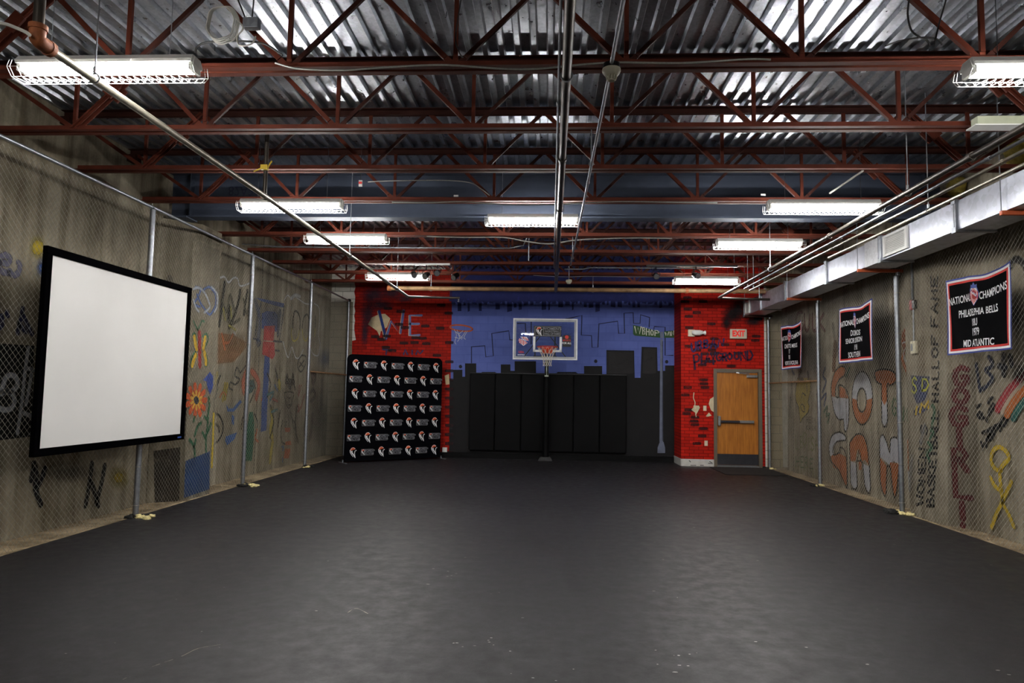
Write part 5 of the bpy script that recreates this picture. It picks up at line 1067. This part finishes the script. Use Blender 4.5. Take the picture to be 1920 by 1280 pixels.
# ------------------------------------------------------------------ spotlights and their rail
rl = empty('track_rail', (-2.3, 13.06, 4.085), 'white lighting rail on the joist before the red bay', 'rail'); MB().box(-.88, .35, -.02, .02, -.015, .02).build('rail_body', WHITE_EN, rl)
rl2 = empty('track_rail', (2.9, 13.06, 4.085), 'black lighting rail on the joist at the right before the entrance wall', 'rail'); MB().box(-1.1, .6, -.02, .02, -.015, .02).build('rail_body', BLACKM, rl2)
SPK = mat('glossy black can', rgb(20, 20, 22), .25, .4, .1); LENS = galv('spot reflector', (200, 200, 205), .15, .9, 5)
def spot(u, v, lab, tx, tz):
    c = atY(u, v, 13.05); t = empty('spotlight', (c.x, c.y, c.z), lab, 'spotlight', 'small black spotlights on the joist')
    a = Vector((tx, -.8, tz)).normalized(); p0 = -a*.07; p1 = a*.07
    MB().tube([p0-a*.02, p0, p0+a*.05, p1], [.02, .05, .055, .06], 14).build('spot_can', SPK, t, smooth=True)
    MB().tube([p1-a*.012, p1+a*.003], .052, 14).build('spot_lens', LENS, t, smooth=True)
    MB().tube([(-.07, 0, 0), (-.075, 0, .07), (0, 0, .11), (.075, 0, .07), (.07, 0, 0)], .007, 6).tube([(0, 0, .11), (0, 0, 4.075-c.z)], .010, 8).build('yoke', SPK, t)
spot(776, 514, 'black spotlight over the left strip light, first of a pair', .3, -.45); spot(799, 516, 'black spotlight over the left strip light, second of the pair', -.25, -.5)
spot(820, 511, 'black spotlight aimed down just right of the left strip light', .05, -.3); spot(854, 518, 'black spotlight hanging at the edge of red and blue mural', -.5, -.6)
spot(1230, 517, 'small bright-rimmed spotlight before the mural near the street sign', 0, -.3); spot(1305, 516, 'black spotlight above the right strip light at the entrance wall', .3, -.3)

# ------------------------------------------------------------------ things on the entrance wall and right wall
ex = empty('exit_sign', (4.445, YD-.03, 3.13), 'white EXIT sign with red letters above the oak door', 'exit sign')
MB().box(-.195, .195, -.035, .03, -.115, .115).build('sign_housing', mat('cream housing', rgb(206, 200, 178), .5, 0, .04), ex, bevel=.008)
me = text_mesh('EXIT', .19, .009, .002, 'CENTER', .74); me.materials.clear(); me.materials.append(emis('red exit letters', (.75, .03, .02, 1), .06))
o = link('sign_letter', me, ex, (0, -.038, .0)); o.rotation_euler = (math.pi/2, 0, 0)
el = empty('emergency_light', (3.48, YD-.03, 3.14), 'ivory emergency light with two lamp heads left of the EXIT sign', 'emergency light')
MB().box(-.21, -.05, -.025, .03, -.085, .08).build('back_plate', IVORY, el, bevel=.008)
MB().tube([(-.13, -.07, 0), (-.06, -.085, .0), (.06, -.085, 0), (.13, -.07, 0)], [.03, .065, .065, .03], 16).box(-.12, .13, -.05, .03, .03, .055).build('battery_body', WHITE_EN, el, smooth=True)
for sx2 in (-1, 1): MB().lathe([(.03, 0), (.05, .03), (.052, .06)], 14, (sx2*.13, -.07, 0), 'x' if sx2 > 0 else 'x').build('lamp_head', WHITE_EN, el, smooth=True)
for px_, pz_, lab in ((3.44, 1.36, 'ivory switch plate on a bare tan patch left of the door'), (3.665, 1.36, 'ivory switch plate on the red brick next to the door frame'), (3.69, .54, 'ivory outlet plate low on the red brick left of the door')):
    t = empty('wall_plate', (px_, YD-.006, pz_), lab, 'wall plate'); MB().box(-.038, .038, -.003, .006, -.06, .06).build('plate', IVORY, t, bevel=.002); MB().box(-.008, .008, -.012, -.002, -.018, .018).build('toggle', IVORY, t)
cb = empty('floor_box', (-2.63, YB-.03, .16), 'pale outlet box low on the wall right of the logo backdrop', 'outlet box'); MB().box(-.06, .06, -.03, .03, -.085, .085).build('box_body', WHITE_EN, cb, bevel=.004)
jb = empty('junction_box', (5.18, 10.12, 2.38), 'ivory junction box on the right pilaster below the red alarm box', 'junction box'); MB().box(-.018, .02, -.07, .07, -.09, .09).build('box_body', IVORY, jb, bevel=.006); MB().box(-.022, -.018, .0, .05, -.05, .05).build('box_cover', GALV, jb)
MB().tube([(0, 0, .09), (0, -.01, .54)], .011, 8).build('conduit', GALV, jb, smooth=True)
ab = empty('alarm_box', (5.18, 10.12, 2.99), 'small red alarm box on the right pilaster', 'alarm box'); MB().box(-.02, .02, -.005, .065, -.07, .07).build('red_box', mat('red enamel', rgb(150, 26, 24), .4), ab, bevel=.006); MB().box(-.018, .02, -.075, -.006, -.06, .06).build('back_box', BLACKM, ab)
fx = MB(); 
for k in range(60): fx.lathe([(.014, 0), (.020, .006), (.014, .012)], 10, (0, 0, .07+.0117*k))
fx.build('flexible_conduit', GALV, ab, smooth=True)
def foam_patch(c, sx2, lab, seed):
    bm = bmesh.new(); r = random.Random(seed); bmesh.ops.create_icosphere(bm, subdivisions=3, radius=1)
    for v in bm.verts: v.co = Vector((v.co.x*.09, v.co.y*sx2*(1+.12*math.sin(v.co.z*5)), v.co.z*sx2*.9))*(1+.1*math.sin(v.co.y*9+seed)+r.uniform(-.04, .04))
    me = bpy.data.meshes.new('insulation_patch'); bm.to_mesh(me); bm.free(); me.materials.append(mat('yellow insulation', rgb(150, 132, 56), .95, 0, .3, 25, .5))
    for p_ in me.polygons: p_.use_smooth = True
    o = link('insulation_patch', me); o.location = c; tag(o, lab, 'insulation')
foam_patch(atX(1793, 350, WR-.1), .15, 'yellow insulation lump on the right wall behind the conduits', 1); foam_patch(atX(1907, 285, WR-.1), .17, 'yellow insulation lump at the right picture edge', 2)
dm = MB().box(3.72, 5.02, 14.95, 16.45, .001, .012).build('door_mat', mat('black rubber mat', rgb(12, 11, 11), .85, 0, .2, 60, .3), bevel=.004); tag(dm, 'black rubber mat on the floor before the oak door', 'mat')

# ------------------------------------------------------------------ paint chips and scratches on the floor
ch = MB(); r = random.Random(11)
spots_ = [(r.uniform(-4.6, 4.6), r.uniform(2.2, 15)) for _ in range(170)]
for c_ in ((.1, 3.9), (.25, 3.7), (.8, 4.4), (.75, 3.6), (-.9, 6.3), (-.4, 4.6), (1.0, 3.2)): spots_ += [(c_[0]+r.gauss(0, .12), c_[1]+r.gauss(0, .18)) for _ in range(9)]
for x, y in spots_:
    s_ = r.uniform(.003, .010); a = r.uniform(0, 3.14); e = r.uniform(1, 2.6); z = .0014
    pts_ = [(x+s_*e*math.cos(a+k)*r.uniform(.6, 1), y+s_*math.sin(a+k)*r.uniform(.6, 1), z) for k in (0, 1.3, 2.6, 3.9, 5.1)]
    ch.add(pts_, [(0, 1, 2, 3, 4)])
o = ch.build('paint_chips', mat('pale chips', rgb(170, 166, 160), .8, 0, .2)); tag(o, 'pale paint chips and scuffs scattered over the black floor', 'paint chips', None, 'stuff')
sc_ = MB()
for L in ([(225, 1276), (262, 1258), (300, 1244), (340, 1230), (372, 1215), (414, 1208)], [(652, 1148), (668, 1140), (690, 1150)]):
    P = [atZ(u, v, .0016) for u, v in L]; P = smooth_path(P, 5)
    for i in range(len(P)-1):
        if r.random() < .75: d_ = (P[i+1]-P[i]).normalized().cross(Vector((0, 0, 1)))*r.uniform(.0012, .004); sc_.add([P[i]-d_, P[i]+d_, P[i+1]+d_, P[i+1]-d_], [(0, 1, 2, 3)])
o = sc_.build('floor_scratch', mat('pale scratch', rgb(140, 136, 120), .8, 0, .2)); tag(o, 'pale curved scratch on the black floor near the bottom left', 'scratch', None, 'stuff')

# small tags near the girder
c = atY(676, 345, 8.72); tg = empty('warning_tag', (c.x, 8.72, c.z), 'small red and white tag hanging before the grey girder', 'tag')
MB().box(-.022, .022, -.008, .008, -.03, .05).build('tag_plate', mat('white tag', rgb(200, 196, 190), .6), tg); MB().box(-.022, .022, -.011, -.0085, .0, .03).build('red_band', INK_R, tg)
MB().tube([(0, 0, .05), (0, 0, 4.8-c.z)], .004, 5).build('tag_cord', CABLEB, tg)
for u, v, y, lab in ((855, 367, 8.735, 'small white sticker on the dark joist left of the middle pipe'), (1431, 365, 8.735, 'small white sticker on the joist above the right strip light')):
    c = atY(u, v, y); o = MB().box(-.03, .03, -.002, .002, -.012, .012).build('sticker', WHITE_EN, None, (c.x, y, c.z)); tag(o, lab, 'sticker')
